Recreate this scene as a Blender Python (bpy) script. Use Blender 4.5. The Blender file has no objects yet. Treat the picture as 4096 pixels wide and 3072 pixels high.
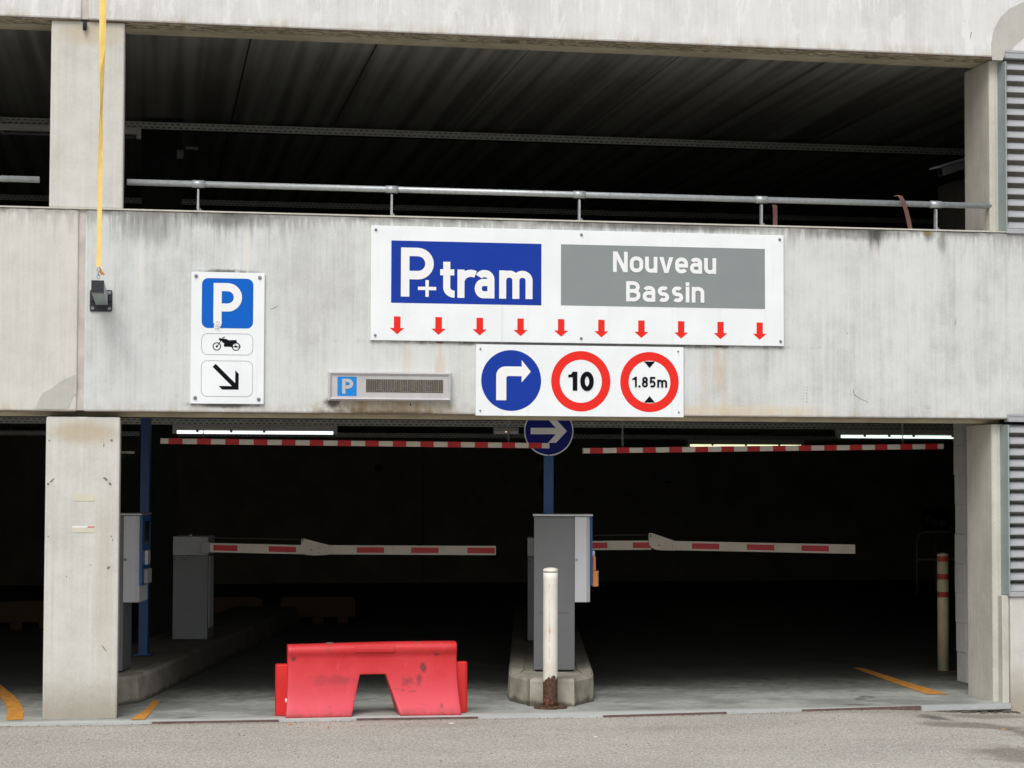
import bpy, bmesh, math, random
from mathutils import Vector, Matrix
random.seed(7)
scene = bpy.context.scene
COL = scene.collection
PI = math.pi

# ------------------------------------------------------------------ camera
cam_d = bpy.data.cameras.new("camera")
cam = bpy.data.objects.new("camera", cam_d)
COL.objects.link(cam)
yaw, pitch, roll = math.radians(10.098), math.radians(2.512), math.radians(0.1848)
fwd = Vector((math.sin(yaw) * math.cos(pitch), math.cos(yaw) * math.cos(pitch), math.sin(pitch)))
rgt = Vector((math.cos(yaw), -math.sin(yaw), 0))
upv = rgt.cross(fwd)
r2 = math.cos(roll) * rgt + math.sin(roll) * upv
u2 = -math.sin(roll) * rgt + math.cos(roll) * upv
mm = Matrix((r2, u2, -fwd)).transposed().to_4x4()
mm.translation = Vector((0.4608, -14.4, 1.7079))
cam.matrix_world = mm
cam_d.sensor_width = 36
cam_d.lens = 36 * 8115.9 / 4096
cam_d.clip_start = 0.1
cam_d.clip_end = 2000
scene.camera = cam

# ------------------------------------------------------------------ light (overcast)
SUN_EL, SUN_AZ = 52, 205          # azimuth clockwise from +Y (the sun stands in front of the facade, high)
world = bpy.data.worlds.new("World")
scene.world = world
world.use_nodes = True
wn = world.node_tree
bg = wn.nodes.get("Background") or wn.nodes.new("ShaderNodeBackground")
sky = wn.nodes.new("ShaderNodeTexSky")
sky.sky_type = 'NISHITA'
sky.sun_disc = False
sky.sun_elevation = math.radians(SUN_EL)
sky.sun_rotation = math.radians(SUN_AZ)
sky.dust_density = 4.0
sky.ozone_density = 0.6
hs = wn.nodes.new("ShaderNodeHueSaturation")      # cloud cover: the sky is nearly grey
hs.inputs['Saturation'].default_value = 0.30
wn.links.new(sky.outputs[0], hs.inputs['Color'])
wn.links.new(hs.outputs[0], bg.inputs['Color'])
bg.inputs['Strength'].default_value = 0.12
sd = bpy.data.lights.new("sun", 'SUN')
sun = bpy.data.objects.new("sun", sd)
COL.objects.link(sun)
sd.energy = 1.0
sd.angle = math.radians(35)
sd.color = (1.0, 0.985, 0.96)
az, el = math.radians(SUN_AZ), math.radians(SUN_EL)
sdir = Vector((math.sin(az) * math.cos(el), math.cos(az) * math.cos(el), math.sin(el)))
sun.rotation_euler = sdir.to_track_quat('Z', 'Y').to_euler()
sun.location = (0, -30, 40)
scene.view_settings.view_transform = 'Standard'
scene.view_settings.look = 'None'
scene.view_settings.gamma = 1
scene.view_settings.use_curve_mapping = False
scene.view_settings.exposure = 0.28
scene.cycles.max_bounces = 8
scene.cycles.diffuse_bounces = 4

# ------------------------------------------------------------------ node helpers
def srgb(r, g, b):
    f = lambda c: (c / 255 / 12.92) if c / 255 <= 0.04045 else ((c / 255 + 0.055) / 1.055) ** 2.4
    return (f(r), f(g), f(b), 1)

class NT:
    def __init__(s, name):
        s.m = bpy.data.materials.new(name); s.m.use_nodes = True
        s.t = s.m.node_tree; s.n = s.t.nodes; s.l = s.t.links
        s.b = s.n.get("Principled BSDF")
        s._pos = None
    def link(s, a, b): s.l.new(a, b)
    def inp(s, sock, v):
        if hasattr(v, 'is_output'): s.l.new(v, sock)
        elif isinstance(v, (tuple, list)) and len(v) == 3 and sock.type == 'RGBA': sock.default_value = (*v, 1)
        else: sock.default_value = v
    def pos(s):
        if s._pos is None:
            s._pos = s.n.new("ShaderNodeNewGeometry").outputs['Position']
            x = s.n.new("ShaderNodeSeparateXYZ"); s.l.new(s._pos, x.inputs[0])
            s.X, s.Y, s.Z = x.outputs
        return s._pos
    def obj(s): return s.n.new("ShaderNodeTexCoord").outputs['Object']
    def math(s, op, a, b=0, c=None, clamp=False):
        n = s.n.new("ShaderNodeMath"); n.operation = op; n.use_clamp = clamp
        s.inp(n.inputs[0], a); s.inp(n.inputs[1], b)
        if c is not None: s.inp(n.inputs[2], c)
        return n.outputs[0]
    def scale(s, v, sc, off=(0, 0, 0)):
        n = s.n.new("ShaderNodeMapping"); s.inp(n.inputs['Vector'], v)
        n.inputs['Scale'].default_value = sc; n.inputs['Location'].default_value = off
        return n.outputs[0]
    def noise(s, v, scale=1, detail=4, rough=0.55, dist=0):
        n = s.n.new("ShaderNodeTexNoise"); s.inp(n.inputs['Vector'], v)
        n.inputs['Scale'].default_value = scale; n.inputs['Detail'].default_value = detail
        n.inputs['Roughness'].default_value = rough; n.inputs['Distortion'].default_value = dist
        return n.outputs['Fac']
    def vor(s, v, scale, feat='F1'):
        n = s.n.new("ShaderNodeTexVoronoi"); s.inp(n.inputs['Vector'], v); n.feature = feat
        n.inputs['Scale'].default_value = scale
        return n.outputs['Distance']
    def ramp(s, v, a, b, lo=0.0, hi=1.0, smooth=True):
        n = s.n.new("ShaderNodeMapRange"); s.inp(n.inputs['Value'], v)
        n.interpolation_type = 'SMOOTHSTEP' if smooth else 'LINEAR'
        n.inputs['From Min'].default_value = a; n.inputs['From Max'].default_value = b
        n.inputs['To Min'].default_value = lo; n.inputs['To Max'].default_value = hi
        return n.outputs[0]
    def mix(s, f, a, b, mode='MIX'):
        n = s.n.new("ShaderNodeMix"); n.data_type = 'RGBA'; n.blend_type = mode
        s.inp(n.inputs[0], f); s.inp(n.inputs[6], a); s.inp(n.inputs[7], b)
        return n.outputs[2]
    def bump(s, h, strength=0.3, dist=0.01):
        n = s.n.new("ShaderNodeBump"); n.inputs['Strength'].default_value = strength
        n.inputs['Distance'].default_value = dist; s.inp(n.inputs['Height'], h)
        s.l.new(n.outputs[0], s.b.inputs['Normal'])
    def set(s, color=None, rough=0.6, metal=0, spec=0.5):
        if color is not None: s.inp(s.b.inputs['Base Color'], color)
        s.inp(s.b.inputs['Roughness'], rough); s.inp(s.b.inputs['Metallic'], metal)
        s.b.inputs['Specular IOR Level'].default_value = spec
        return s.m
    def blob(s, cx, cz, rx, rz, warp=None, w=0.0):
        """1 inside a soft ellipse on the facade"""
        s.pos()
        dx = s.math('DIVIDE', s.math('SUBTRACT', s.X, cx), rx)
        dz = s.math('DIVIDE', s.math('SUBTRACT', s.Z, cz), rz)
        d = s.math('SQRT', s.math('ADD', s.math('MULTIPLY', dx, dx), s.math('MULTIPLY', dz, dz)))
        if warp is not None:
            d = s.math('ADD', d, s.math('MULTIPLY', s.math('SUBTRACT', warp, 0.5), w))
        return s.ramp(d, 1.0, 0.25)

def plain(name, col, rough=0.5, metal=0, spec=0.5, var=0.06, scale=6, dirt=0.0, bumpy=0.0):
    t = NT(name); o = t.obj()
    n = t.noise(o, scale, 5)
    c1 = tuple(min(1, x * (1 - var)) for x in col[:3]); c2 = tuple(min(1, x * (1 + var)) for x in col[:3])
    c = t.mix(t.ramp(n, 0.3, 0.7), c1, c2)
    if dirt:
        dn = t.noise(t.scale(o, (9, 9, 2.0)), 1.3, 7, 0.65)
        c = t.mix(t.ramp(dn, 0.52, 0.8, 0, dirt), c, (0.09, 0.08, 0.065))
    if bumpy: t.bump(t.noise(o, 90, 3), bumpy, 0.004)
    return t.set(c, rough, metal, spec)

# ---- concrete of the facade
def concrete(name, lo, hi, ztop=None, zbot=None, top_amt=0.6, streak=1.0, extras=None, white=0.0):
    t = NT(name); p = t.pos()
    s1 = t.noise(t.scale(p, (4.5, 4.5, 0.7), (3, 0, 1)), 1.0, 8, 0.68, 0.15)
    s2 = t.noise(t.scale(p, (34, 34, 1.1)), 1.0, 4, 0.6)
    m1 = t.noise(p, 1.1, 6, 0.6)
    m2 = t.noise(p, 7, 6, 0.65)
    f1 = t.noise(p, 70, 3, 0.6)
    v = t.math('ADD', t.math('MULTIPLY', s1, 0.34 * streak), t.math('MULTIPLY', s2, 0.10 * streak))
    v = t.math('ADD', v, t.math('MULTIPLY', m1, 0.35))
    fs = t.noise(t.scale(p, (46, 46, 0.9), (4, 0, 2)), 1.0, 3, 0.6)
    v = t.math('ADD', v, t.math('MULTIPLY', t.math('SUBTRACT', fs, 0.5), 0.16))
    v = t.math('ADD', v, t.math('MULTIPLY', m2, 0.22))
    v = t.math('ADD', v, t.math('MULTIPLY', f1, 0.14))
    tot = (0.44 * streak + 0.71) / 2
    c = t.mix(t.ramp(v, tot - 0.17, tot + 0.10), lo, hi)
    # warm patches
    c = t.mix(t.ramp(t.noise(t.scale(p, (1, 1, 1), (5, 3, 1)), 0.8, 4), 0.48, 0.72, 0, 0.12), c, srgb(206, 198, 182)[:3])
    if white:      # lime wash runs
        w = t.noise(t.scale(p, (6, 6, 1.3), (2, 0, 3)), 1.5, 8, 0.7, 0.6)
        c = t.mix(t.ramp(w, 0.53, 0.58, 0, white), c, srgb(240, 240, 238)[:3])
    if ztop is not None:
        d = t.math('SUBTRACT', ztop, t.Z)                 # distance below the coping
        sp = t.noise(t.scale(p, (17, 17, 0.9), (1, 0, 7)), 1.0, 8, 0.75, 0.1)
        bigv = t.noise(t.scale(p, (1.6, 1.6, 0.2), (9, 0, 2)), 1.0, 4)
        reach = t.math('MULTIPLY', t.ramp(sp, 0.36, 0.74), t.ramp(bigv, 0.35, 0.65, 0.16, 0.60))
        k = t.math('DIVIDE', d, t.math('ADD', reach, 0.02))
        a = t.ramp(k, 1.0, 0.0, 0, top_amt)
        c = t.mix(a, c, srgb(112, 106, 98)[:3])
        a2 = t.math('MULTIPLY', t.ramp(d, 0.05, 0.0, 0, 0.75), t.ramp(t.noise(p, 5, 6, 0.7), 0.42, 0.62))
        c = t.mix(a2, c, srgb(70, 68, 62)[:3])
    if zbot is not None:
        d = t.math('SUBTRACT', t.Z, zbot)
        nn = t.noise(t.scale(p, (5, 5, 2)), 1.4, 6, 0.7)
        a = t.math('MULTIPLY', t.ramp(d, 0.10, 0.0, 0, 0.45), t.ramp(nn, 0.40, 0.66))
        c = t.mix(a, c, srgb(170, 150, 118)[:3])
    # pin holes
    h = t.ramp(t.vor(p, 22), 0.075, 0.03, 0, 0.5)
    h = t.math('MULTIPLY', h, t.ramp(t.noise(p, 2.2, 3), 0.52, 0.6))
    c = t.mix(h, c, srgb(120, 116, 108)[:3])
    if extras: c = extras(t, c)
    t.bump(t.math('ADD', t.math('MULTIPLY', m2, 0.6), t.math('MULTIPLY', f1, 0.5)), 0.25, 0.006)
    return t.set(c, 0.85, 0, 0.25)

def main_extras(t, c):
    w = t.noise(t.scale(t.pos(), (1, 1, 1)), 9, 6, 0.7)
    wv = t.noise(t.scale(t.pos(), (20, 20, 2)), 1, 6, 0.7)
    # brown damp below the display
    a = t.math('MULTIPLY', t.blob(2.15, 2.15, 0.66, 0.17, w, 1.3), t.ramp(wv, 0.3, 0.7, 0.5, 0.95))
    c = t.mix(a, c, srgb(150, 130, 94)[:3])
    a = t.math('MULTIPLY', t.blob(1.73, 2.20, 0.09, 0.05, w, 2.4), 0.8)
    c = t.mix(a, c, srgb(70, 62, 50)[:3])
    a = t.math('MULTIPLY', t.blob(2.1, 2.12, 0.6, 0.06, w, 2.0), 0.7)
    c = t.mix(a, c, srgb(85, 74, 58)[:3])
    # rust runs below the large sign
    for x, l, k in ((2.50, 0.40, .34), (2.26, 0.30, .18), (4.56, 0.34, .34), (4.61, 0.6, .2), (4.46, 0.7, .14)):
        a = t.math('MULTIPLY', t.blob(x, 2.64 - l * 0.5, 0.05, l * 0.7, wv, 2.4), k)
        c = t.mix(a, c, srgb(196, 156, 104)[:3])
    for x in (2.50, 4.57):
        a = t.blob(x, 2.643, 0.055, 0.012, w, 0.8)
        c = t.mix(a, c, srgb(132, 84, 48)[:3])
    a = t.math('MULTIPLY', t.blob(4.75, 2.17, 0.9, 0.07, w, 1.3), 0.45)
    c = t.mix(a, c, srgb(214, 194, 156)[:3])
    # black algae under the coping
    for x, z, rx, rz, k in ((5.78, 3.50, .07, .13, .8), (6.2, 3.50, .05, .05, .5), (0.45, 3.45, .28, .16, .4), (1.0, 3.5, .4, .08, .5), (6.30, 3.46, .05, .10, .45), (5.6, 3.50, .5, .05, .5), (4.2, 3.52, .9, .04, .6)):
        a = t.math('MULTIPLY', t.blob(x, z, rx * 1.15, rz * 1.3, wv, 1.6), k)
        c = t.mix(a, c, srgb(62, 60, 54)[:3])
    a = t.math('MULTIPLY', t.blob(6.19, 3.525, 0.05, 0.05, w, 1.4), 0.7)
    c = t.mix(a, c, srgb(120, 112, 50)[:3])
    # soot line around the signs
    for x0, x1, z in ((0.72, 1.25, 2.180), (0.76, 1.22, 3.118), (2.0, 5.06, 2.643)):
        a = t.math('MULTIPLY', t.blob((x0 + x1) / 2, z, (x1 - x0) / 2 * 1.25, 0.03, w, 1.6), 0.8)
        c = t.mix(a, c, srgb(60, 56, 50)[:3])
    # faint white lime drips
    for x, z, l in ((1.12, 3.28, .25), (0.38, 3.2, .3), (5.78, 3.38, .1), (6.0, 3.42, .08), (1.05, 3.1, .2)):
        a = t.math('MULTIPLY', t.blob(x, z, 0.03, l, wv, 2.2), 0.5)
        c = t.mix(a, c, srgb(226, 224, 216)[:3])
    return c

def column_extras(t, c):
    w = t.noise(t.pos(), 6, 6, 0.7)
    wv = t.noise(t.scale(t.pos(), (20, 20, 2)), 1, 6, 0.7)
    a = t.math('MULTIPLY', t.ramp(t.math('ADD', t.Z, t.math('MULTIPLY', w, -0.35)), 0.20, -0.15), 0.6)
    c = t.mix(a, c, srgb(140, 128, 106)[:3])
    a = t.math('MULTIPLY', t.blob(0.0, 1.98, 0.32, 0.12, w, 0.6), 0.55)
    c = t.mix(a, c, srgb(176, 152, 112)[:3])
    a = t.math('MULTIPLY', t.blob(0.0, 4.78, 0.36, 0.12, w, 0.6), 0.45)
    c = t.mix(a, c, srgb(190, 168, 128)[:3])
    a = t.math('MULTIPLY', t.blob(0.16, 0.9, 0.10, 1.1, wv, 1.0), 0.30)
    c = t.mix(a, c, srgb(176, 162, 134)[:3])
    return c

LO, HI = srgb(178, 180, 178)[:3], srgb(214, 217, 216)[:3]
M = {}
M['panel'] = concrete('spandrel_concrete', LO, HI, 3.537, 2.128, 0.48, 1.0, main_extras)
M['panel_left'] = concrete('spandrel_concrete_warm', srgb(188, 187, 181)[:3], srgb(213, 212, 206)[:3], 3.537, 2.128, 0.3, 0.7)
M['beam'] = concrete('upper_beam_concrete', srgb(200, 200, 198)[:3], srgb(222, 223, 222)[:3], None, 4.875, 0, 1.0, None, 0.38)
M['column'] = concrete('column_concrete', srgb(188, 187, 180)[:3], srgb(212, 212, 206)[:3], None, None, 0, 0.5, column_extras)
M['column_grey'] = concrete('column_concrete_grey', srgb(176, 174, 162)[:3], srgb(204, 202, 192)[:3], None, None, 0, 0.8)
M['patch'] = concrete('repair_mortar', srgb(172, 170, 163)[:3], srgb(190, 189, 183)[:3], None, None, 0, 0.3)
M['dark_joint'] = plain('joint_filler', srgb(192, 186, 180), 0.9, var=0.15)

def soffit_mat():
    t = NT('soffit_concrete'); p = t.pos()
    n = t.noise(t.scale(p, (5, 14, 5)), 1.3, 6, 0.6, 2.2)
    band = t.ramp(t.Y, 0.24, 0.20)
    a = t.math('MULTIPLY', t.ramp(n, 0.47, 0.53), band)
    c = t.mix(t.ramp(t.noise(p, 3, 6), 0.3, 0.7), srgb(176, 166, 142)[:3], srgb(204, 194, 170)[:3])
    c = t.mix(t.math('MULTIPLY', a, 0.75), c, srgb(84, 74, 62)[:3])
    c = t.mix(t.ramp(t.Y, 0.022, 0.012), c, srgb(120, 100, 88)[:3])
    return t.set(c, 0.9, 0, 0.2)
M['soffit'] = soffit_mat()

def ceiling_mat():
    t = NT('ceiling_concrete'); p = t.pos()
    n = t.noise(t.scale(p, (7.5, 0.10, 1)), 1.0, 2, 0.5)
    n2 = t.noise(t.scale(p, (2, .6, 1)), 1.5, 5, 0.6)
    v = t.math('ADD', t.math('MULTIPLY', n, 0.78), t.math('MULTIPLY', n2, 0.22))
    c = t.mix(t.ramp(v, 0.36, 0.62), (0.19, 0.188, 0.172), (0.36, 0.36, 0.335))
    return t.set(c, 0.95, 0, 0.1)
M['ceiling'] = ceiling_mat()
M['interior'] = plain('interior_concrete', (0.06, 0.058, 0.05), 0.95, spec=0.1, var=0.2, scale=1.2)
M['interior_dark'] = plain('shade_toned_column', (0.018, 0.018, 0.017), 0.9, spec=0.05, var=0.2)  # column colour lowered to stand in for the low light inside
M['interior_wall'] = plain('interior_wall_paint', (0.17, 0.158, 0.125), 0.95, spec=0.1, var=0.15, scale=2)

def floor_mat():
    t = NT('floor_slab_concrete'); p = t.pos()
    n = t.noise(t.scale(p, (1.1, 1.3, 1)), 1.5, 6, 0.62, 0.6)
    n2 = t.noise(p, 10, 6, 0.65); n3 = t.noise(t.scale(p, (1.8, 2.6, 1)), 1.2, 6, 0.65, 0.8)
    c = t.mix(t.ramp(n, 0.36, 0.64), srgb(134, 136, 131)[:3], srgb(168, 171, 165)[:3])
    c = t.mix(t.ramp(n2, 0.45, 0.7, 0, 0.35), c, srgb(96, 96, 90)[:3])
    c = t.mix(t.ramp(n3, 0.60, 0.72, 0, 0.7), c, srgb(66, 66, 62)[:3])
    c = t.mix(t.ramp(t.vor(p, 16), 0.07, 0.03, 0, 0.8), c, srgb(190, 188, 180)[:3])
    # paler rim along the front edge of the slab
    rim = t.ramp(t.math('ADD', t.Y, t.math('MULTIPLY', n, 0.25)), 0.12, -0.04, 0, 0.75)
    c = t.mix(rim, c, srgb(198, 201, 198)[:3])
    # daylight falloff into the garage, painted as a darker floor further in
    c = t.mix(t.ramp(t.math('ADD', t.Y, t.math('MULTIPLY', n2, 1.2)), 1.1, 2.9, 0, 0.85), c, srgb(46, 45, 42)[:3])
    t.bump(n2, 0.15, 0.01)
    return t.set(c, 0.75, 0, 0.3)
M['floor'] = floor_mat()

def asphalt_mat():
    t = NT('asphalt'); p = t.pos()
    g = t.noise(p, 48, 3, 0.75)
    g2 = t.noise(t.scale(p, (1, .75, 1)), 75, 2, 0.6)
    sp = t.vor(t.scale(p, (1, .7, 1)), 40)
    big = t.noise(t.scale(p, (0.8, 1.2, 1)), 1.0, 6, 0.6)
    c = t.mix(t.ramp(big, 0.3, 0.7), srgb(168, 164, 155)[:3], srgb(186, 182, 172)[:3])
    c = t.mix(t.ramp(g, 0.40, 0.62, 0, 0.62), c, srgb(124, 120, 118)[:3])
    c = t.mix(t.ramp(g2, 0.54, 0.66, 0, 0.7), c, srgb(206, 203, 196)[:3])
    c = t.mix(t.ramp(sp, 0.22, 0.12, 0, 0.9), c, srgb(232, 229, 220)[:3])
    warp = t.noise(p, 3.5, 6, 0.7)
    def gblob(c, cx, cy, rx, ry, col, k):
        dx = t.math('DIVIDE', t.math('SUBTRACT', t.X, cx), rx)
        dy = t.math('DIVIDE', t.math('SUBTRACT', t.Y, cy), ry)
        d = t.math('SQRT', t.math('ADD', t.math('MULTIPLY', dx, dx), t.math('MULTIPLY', dy, dy)))
        d = t.math('ADD', d, t.math('MULTIPLY', t.math('SUBTRACT', warp, 0.5), 2.2))
        return t.mix(t.math('MULTIPLY', t.ramp(d, 1.0, 0.4), k), c, srgb(*col)[:3])
    c = gblob(c, 6.02, -0.52, 0.17, 0.2, (72, 68, 62), 0.75)
    c = gblob(c, 6.15, -0.95, 0.55, 0.28, (96, 88, 76), 0.6)
    c = gblob(c, 6.45, -1.3, 0.35, 0.3, (80, 70, 58), 0.6)
    c = gblob(c, 5.75, -2.5, 0.4, 0.5, (96, 86, 74), 0.55)
    c = gblob(c, 6.5, -0.3, 0.5, 0.18, (104, 98, 84), 0.55)
    dk = t.noise(t.scale(p, (0.5, 1.6, 1), (3, 1, 0)), 1.3, 7, 0.7, 0.6)
    c = t.mix(t.ramp(dk, 0.56, 0.70, 0, 0.26), c, srgb(122, 117, 108)[:3])
    oil = t.noise(t.scale(p, (1, 1, 1), (7, 2, 0)), 2.2, 3, 0.6)
    c = t.mix(t.ramp(oil, 0.70, 0.76, 0, 0.45), c, srgb(92, 87, 82)[:3])
    near = t.ramp(t.math('ADD', t.Y, t.math('MULTIPLY', g, 0.08)), -0.34, -0.22, 0, 0.35)
    c = t.mix(near, c, srgb(134, 127, 114)[:3])
    t.bump(t.math('ADD', g, t.math('MULTIPLY', sp, -1.0)), 0.6, 0.006)
    return t.set(c, 0.9, 0, 0.3)
M['asphalt'] = asphalt_mat()

M['galv'] = plain('galvanised_steel', srgb(176, 180, 182), 0.45, 0.55, var=0.12, scale=40, dirt=0.25)
M['louvre'] = plain('louvre_grey_paint', srgb(172, 174, 178), 0.4, 0.1, var=0.05, dirt=0.2)
M['louvre_edge'] = plain('louvre_side_grey_green', srgb(146, 158, 158), 0.5, 0.1, var=0.08, dirt=0.2)
M['sign_white'] = plain('sign_white', srgb(235, 238, 238), 0.4, var=0.015, scale=3, dirt=0.06)
def sign_white():
    t = NT('sign_white_weathered'); o = t.obj()
    c = t.mix(t.ramp(t.noise(o, 2.5, 4), 0.3, 0.7), srgb(232, 237, 239)[:3], srgb(240, 244, 246)[:3])
    st = t.noise(t.scale(o, (30, 30, 0.8)), 1.0, 5, 0.6)
    c = t.mix(t.ramp(st, 0.58, 0.78, 0, 0.16), c, srgb(170, 168, 158)[:3])
    sp = t.noise(o, 38, 3, 0.6)
    c = t.mix(t.ramp(sp, 0.70, 0.76, 0, 0.3), c, srgb(160, 156, 146)[:3])
    t.bump(t.noise(o, 1.8, 2), 0.06, 0.03)
    return t.set(c, 0.42, 0, 0.35)
M['sign_white'] = sign_white()
M['sign_back'] = plain('sign_edge_grey', srgb(150, 150, 150), 0.5)
M['sign_blue'] = plain('sign_deep_blue', srgb(22, 58, 158), 0.5, spec=0.15, var=0.03)
M['sign_blue_bright'] = plain('sign_bright_blue', srgb(8, 96, 196), 0.5, spec=0.15, var=0.03)
M['sign_blue_sky'] = plain('sign_sky_blue', srgb(34, 134, 214), 0.5, spec=0.15, var=0.03)
M['sign_blue_faded'] = plain('sign_navy', srgb(28, 32, 124), 0.5, spec=0.15, var=0.03)
M['sign_grey'] = plain('sign_grey', srgb(134, 142, 142), 0.45, var=0.02)
M['sign_red'] = plain('sign_red', srgb(232, 46, 38), 0.5, spec=0.15, var=0.02)
M['sign_black'] = plain('sign_black', srgb(12, 12, 20), 0.6, spec=0.1)
M['print_white'] = plain('print_white', srgb(238, 239, 240), 0.4, var=0.01)
M['print_line'] = plain('print_grey_line', srgb(110, 112, 120), 0.5)
M['bolt'] = plain('bolt_steel', srgb(150, 148, 155), 0.35, 0.7, var=0.15, scale=30)
M['alu'] = plain('aluminium_frame', srgb(205, 204, 206), 0.35, 0.5, var=0.05, dirt=0.15)
M['led_face'] = plain('display_face', srgb(188, 186, 186), 0.5, dirt=0.2)
M['led_dark'] = plain('led_field_dark', srgb(78, 72, 68), 0.5)
M['led_strip'] = plain('led_strip', srgb(116, 110, 100), 0.5)
M['led_dot'] = plain('led_dot', srgb(142, 134, 120), 0.5)
M['black_paint'] = plain('black_paint', srgb(38, 40, 48), 0.45, dirt=0.1)
M['strap'] = plain('yellow_strap', srgb(252, 214, 124), 0.6, var=0.08, scale=8)
M['strap_brown'] = plain('brown_strap', srgb(112, 78, 68), 0.7, var=0.1)
M['red_plastic_dark'] = plain('red_plastic_connector', srgb(208, 36, 34), 0.5, var=0.08)
M['bar_white'] = plain('bar_white', srgb(216, 210, 196), 0.5, var=0.04, dirt=0.18)
M['bar_red'] = plain('bar_red', srgb(190, 22, 30), 0.45, var=0.05)
M['arm_white'] = plain('arm_white', srgb(228, 217, 200), 0.5, var=0.05, dirt=0.2)
M['arm_red'] = plain('arm_red_reflector', srgb(206, 30, 42), 0.4, var=0.05)
M['mach_dark'] = plain('machine_slate_grey', srgb(104, 106, 107), 0.55, var=0.04)
M['mach_light'] = plain('machine_light_grey', srgb(186, 187, 190), 0.5, var=0.03, dirt=0.06)
M['mach_mid'] = plain('machine_mid_grey', srgb(150, 151, 150), 0.5, var=0.03)
M['mach_blue'] = plain('machine_blue', srgb(24, 74, 126), 0.45, var=0.05)
M['mach_lid'] = plain('machine_lid', srgb(120, 120, 116), 0.5, dirt=0.2)
M['post_blue'] = plain('post_blue', srgb(32, 66, 114), 0.5, var=0.08)
M['screen'] = plain('machine_screen', srgb(26, 34, 34), 0.2)
M['orange'] = plain('orange_tape', srgb(196, 124, 62), 0.6, var=0.1, scale=25)
M['yellow_line'] = plain('yellow_road_paint', srgb(200, 138, 54), 0.85, var=0.2, scale=16, dirt=0.75)
M['rust_strip'] = plain('rusty_steel_edge', srgb(104, 84, 80), 0.75, 0.1, var=0.2, scale=14, dirt=0.3)
M['pale_strip'] = plain('pale_slab_edge', srgb(180, 183, 183), 0.8, var=0.08, dirt=0.25)
M['dark'] = plain('dark_void', (0.02, 0.02, 0.02), 0.9)
M['block'] = plain('whitewashed_block', srgb(204, 204, 198), 0.85, var=0.05, dirt=0.1, bumpy=0.3)
M['paper_tape'] = plain('old_tape', srgb(208, 203, 182), 0.5, var=0.04)
M['paper'] = plain('paper_white', srgb(232, 232, 230), 0.7)
M['tan'] = plain('tan_barrier', srgb(70, 52, 32), 0.8, var=0.1)
M['tray'] = plain('cable_tray_steel', srgb(176, 178, 172), 0.5, 0.3, var=0.12, scale=12, dirt=0.3)
M['fixture'] = plain('lamp_housing', srgb(190, 188, 180), 0.5, dirt=0.2)
M['scuff'] = plain('chipped_spot', srgb(128, 118, 110), 0.9)
M['leaf'] = plain('dry_leaf', srgb(184, 150, 104), 0.8, var=0.2)

def emis(name, col, s):
    t = NT(name); t.inp(t.b.inputs['Emission Color'], col); t.b.inputs['Emission Strength'].default_value = s
    return t.set(col, 0.5)
M['tube'] = emis('lit_tube', (0.93, 0.97, 1.0), 1.2)
M['tube_green'] = emis('lit_tube_greenish', (0.80, 1.0, 0.88), 1.1)
M['tube_yellow'] = emis('lit_tube_yellowish', (0.95, 0.96, 0.62), 0.9)
M['indicator'] = emis('indicator_lamp', (1.0, 0.45, 0.2), 3.0)

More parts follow.
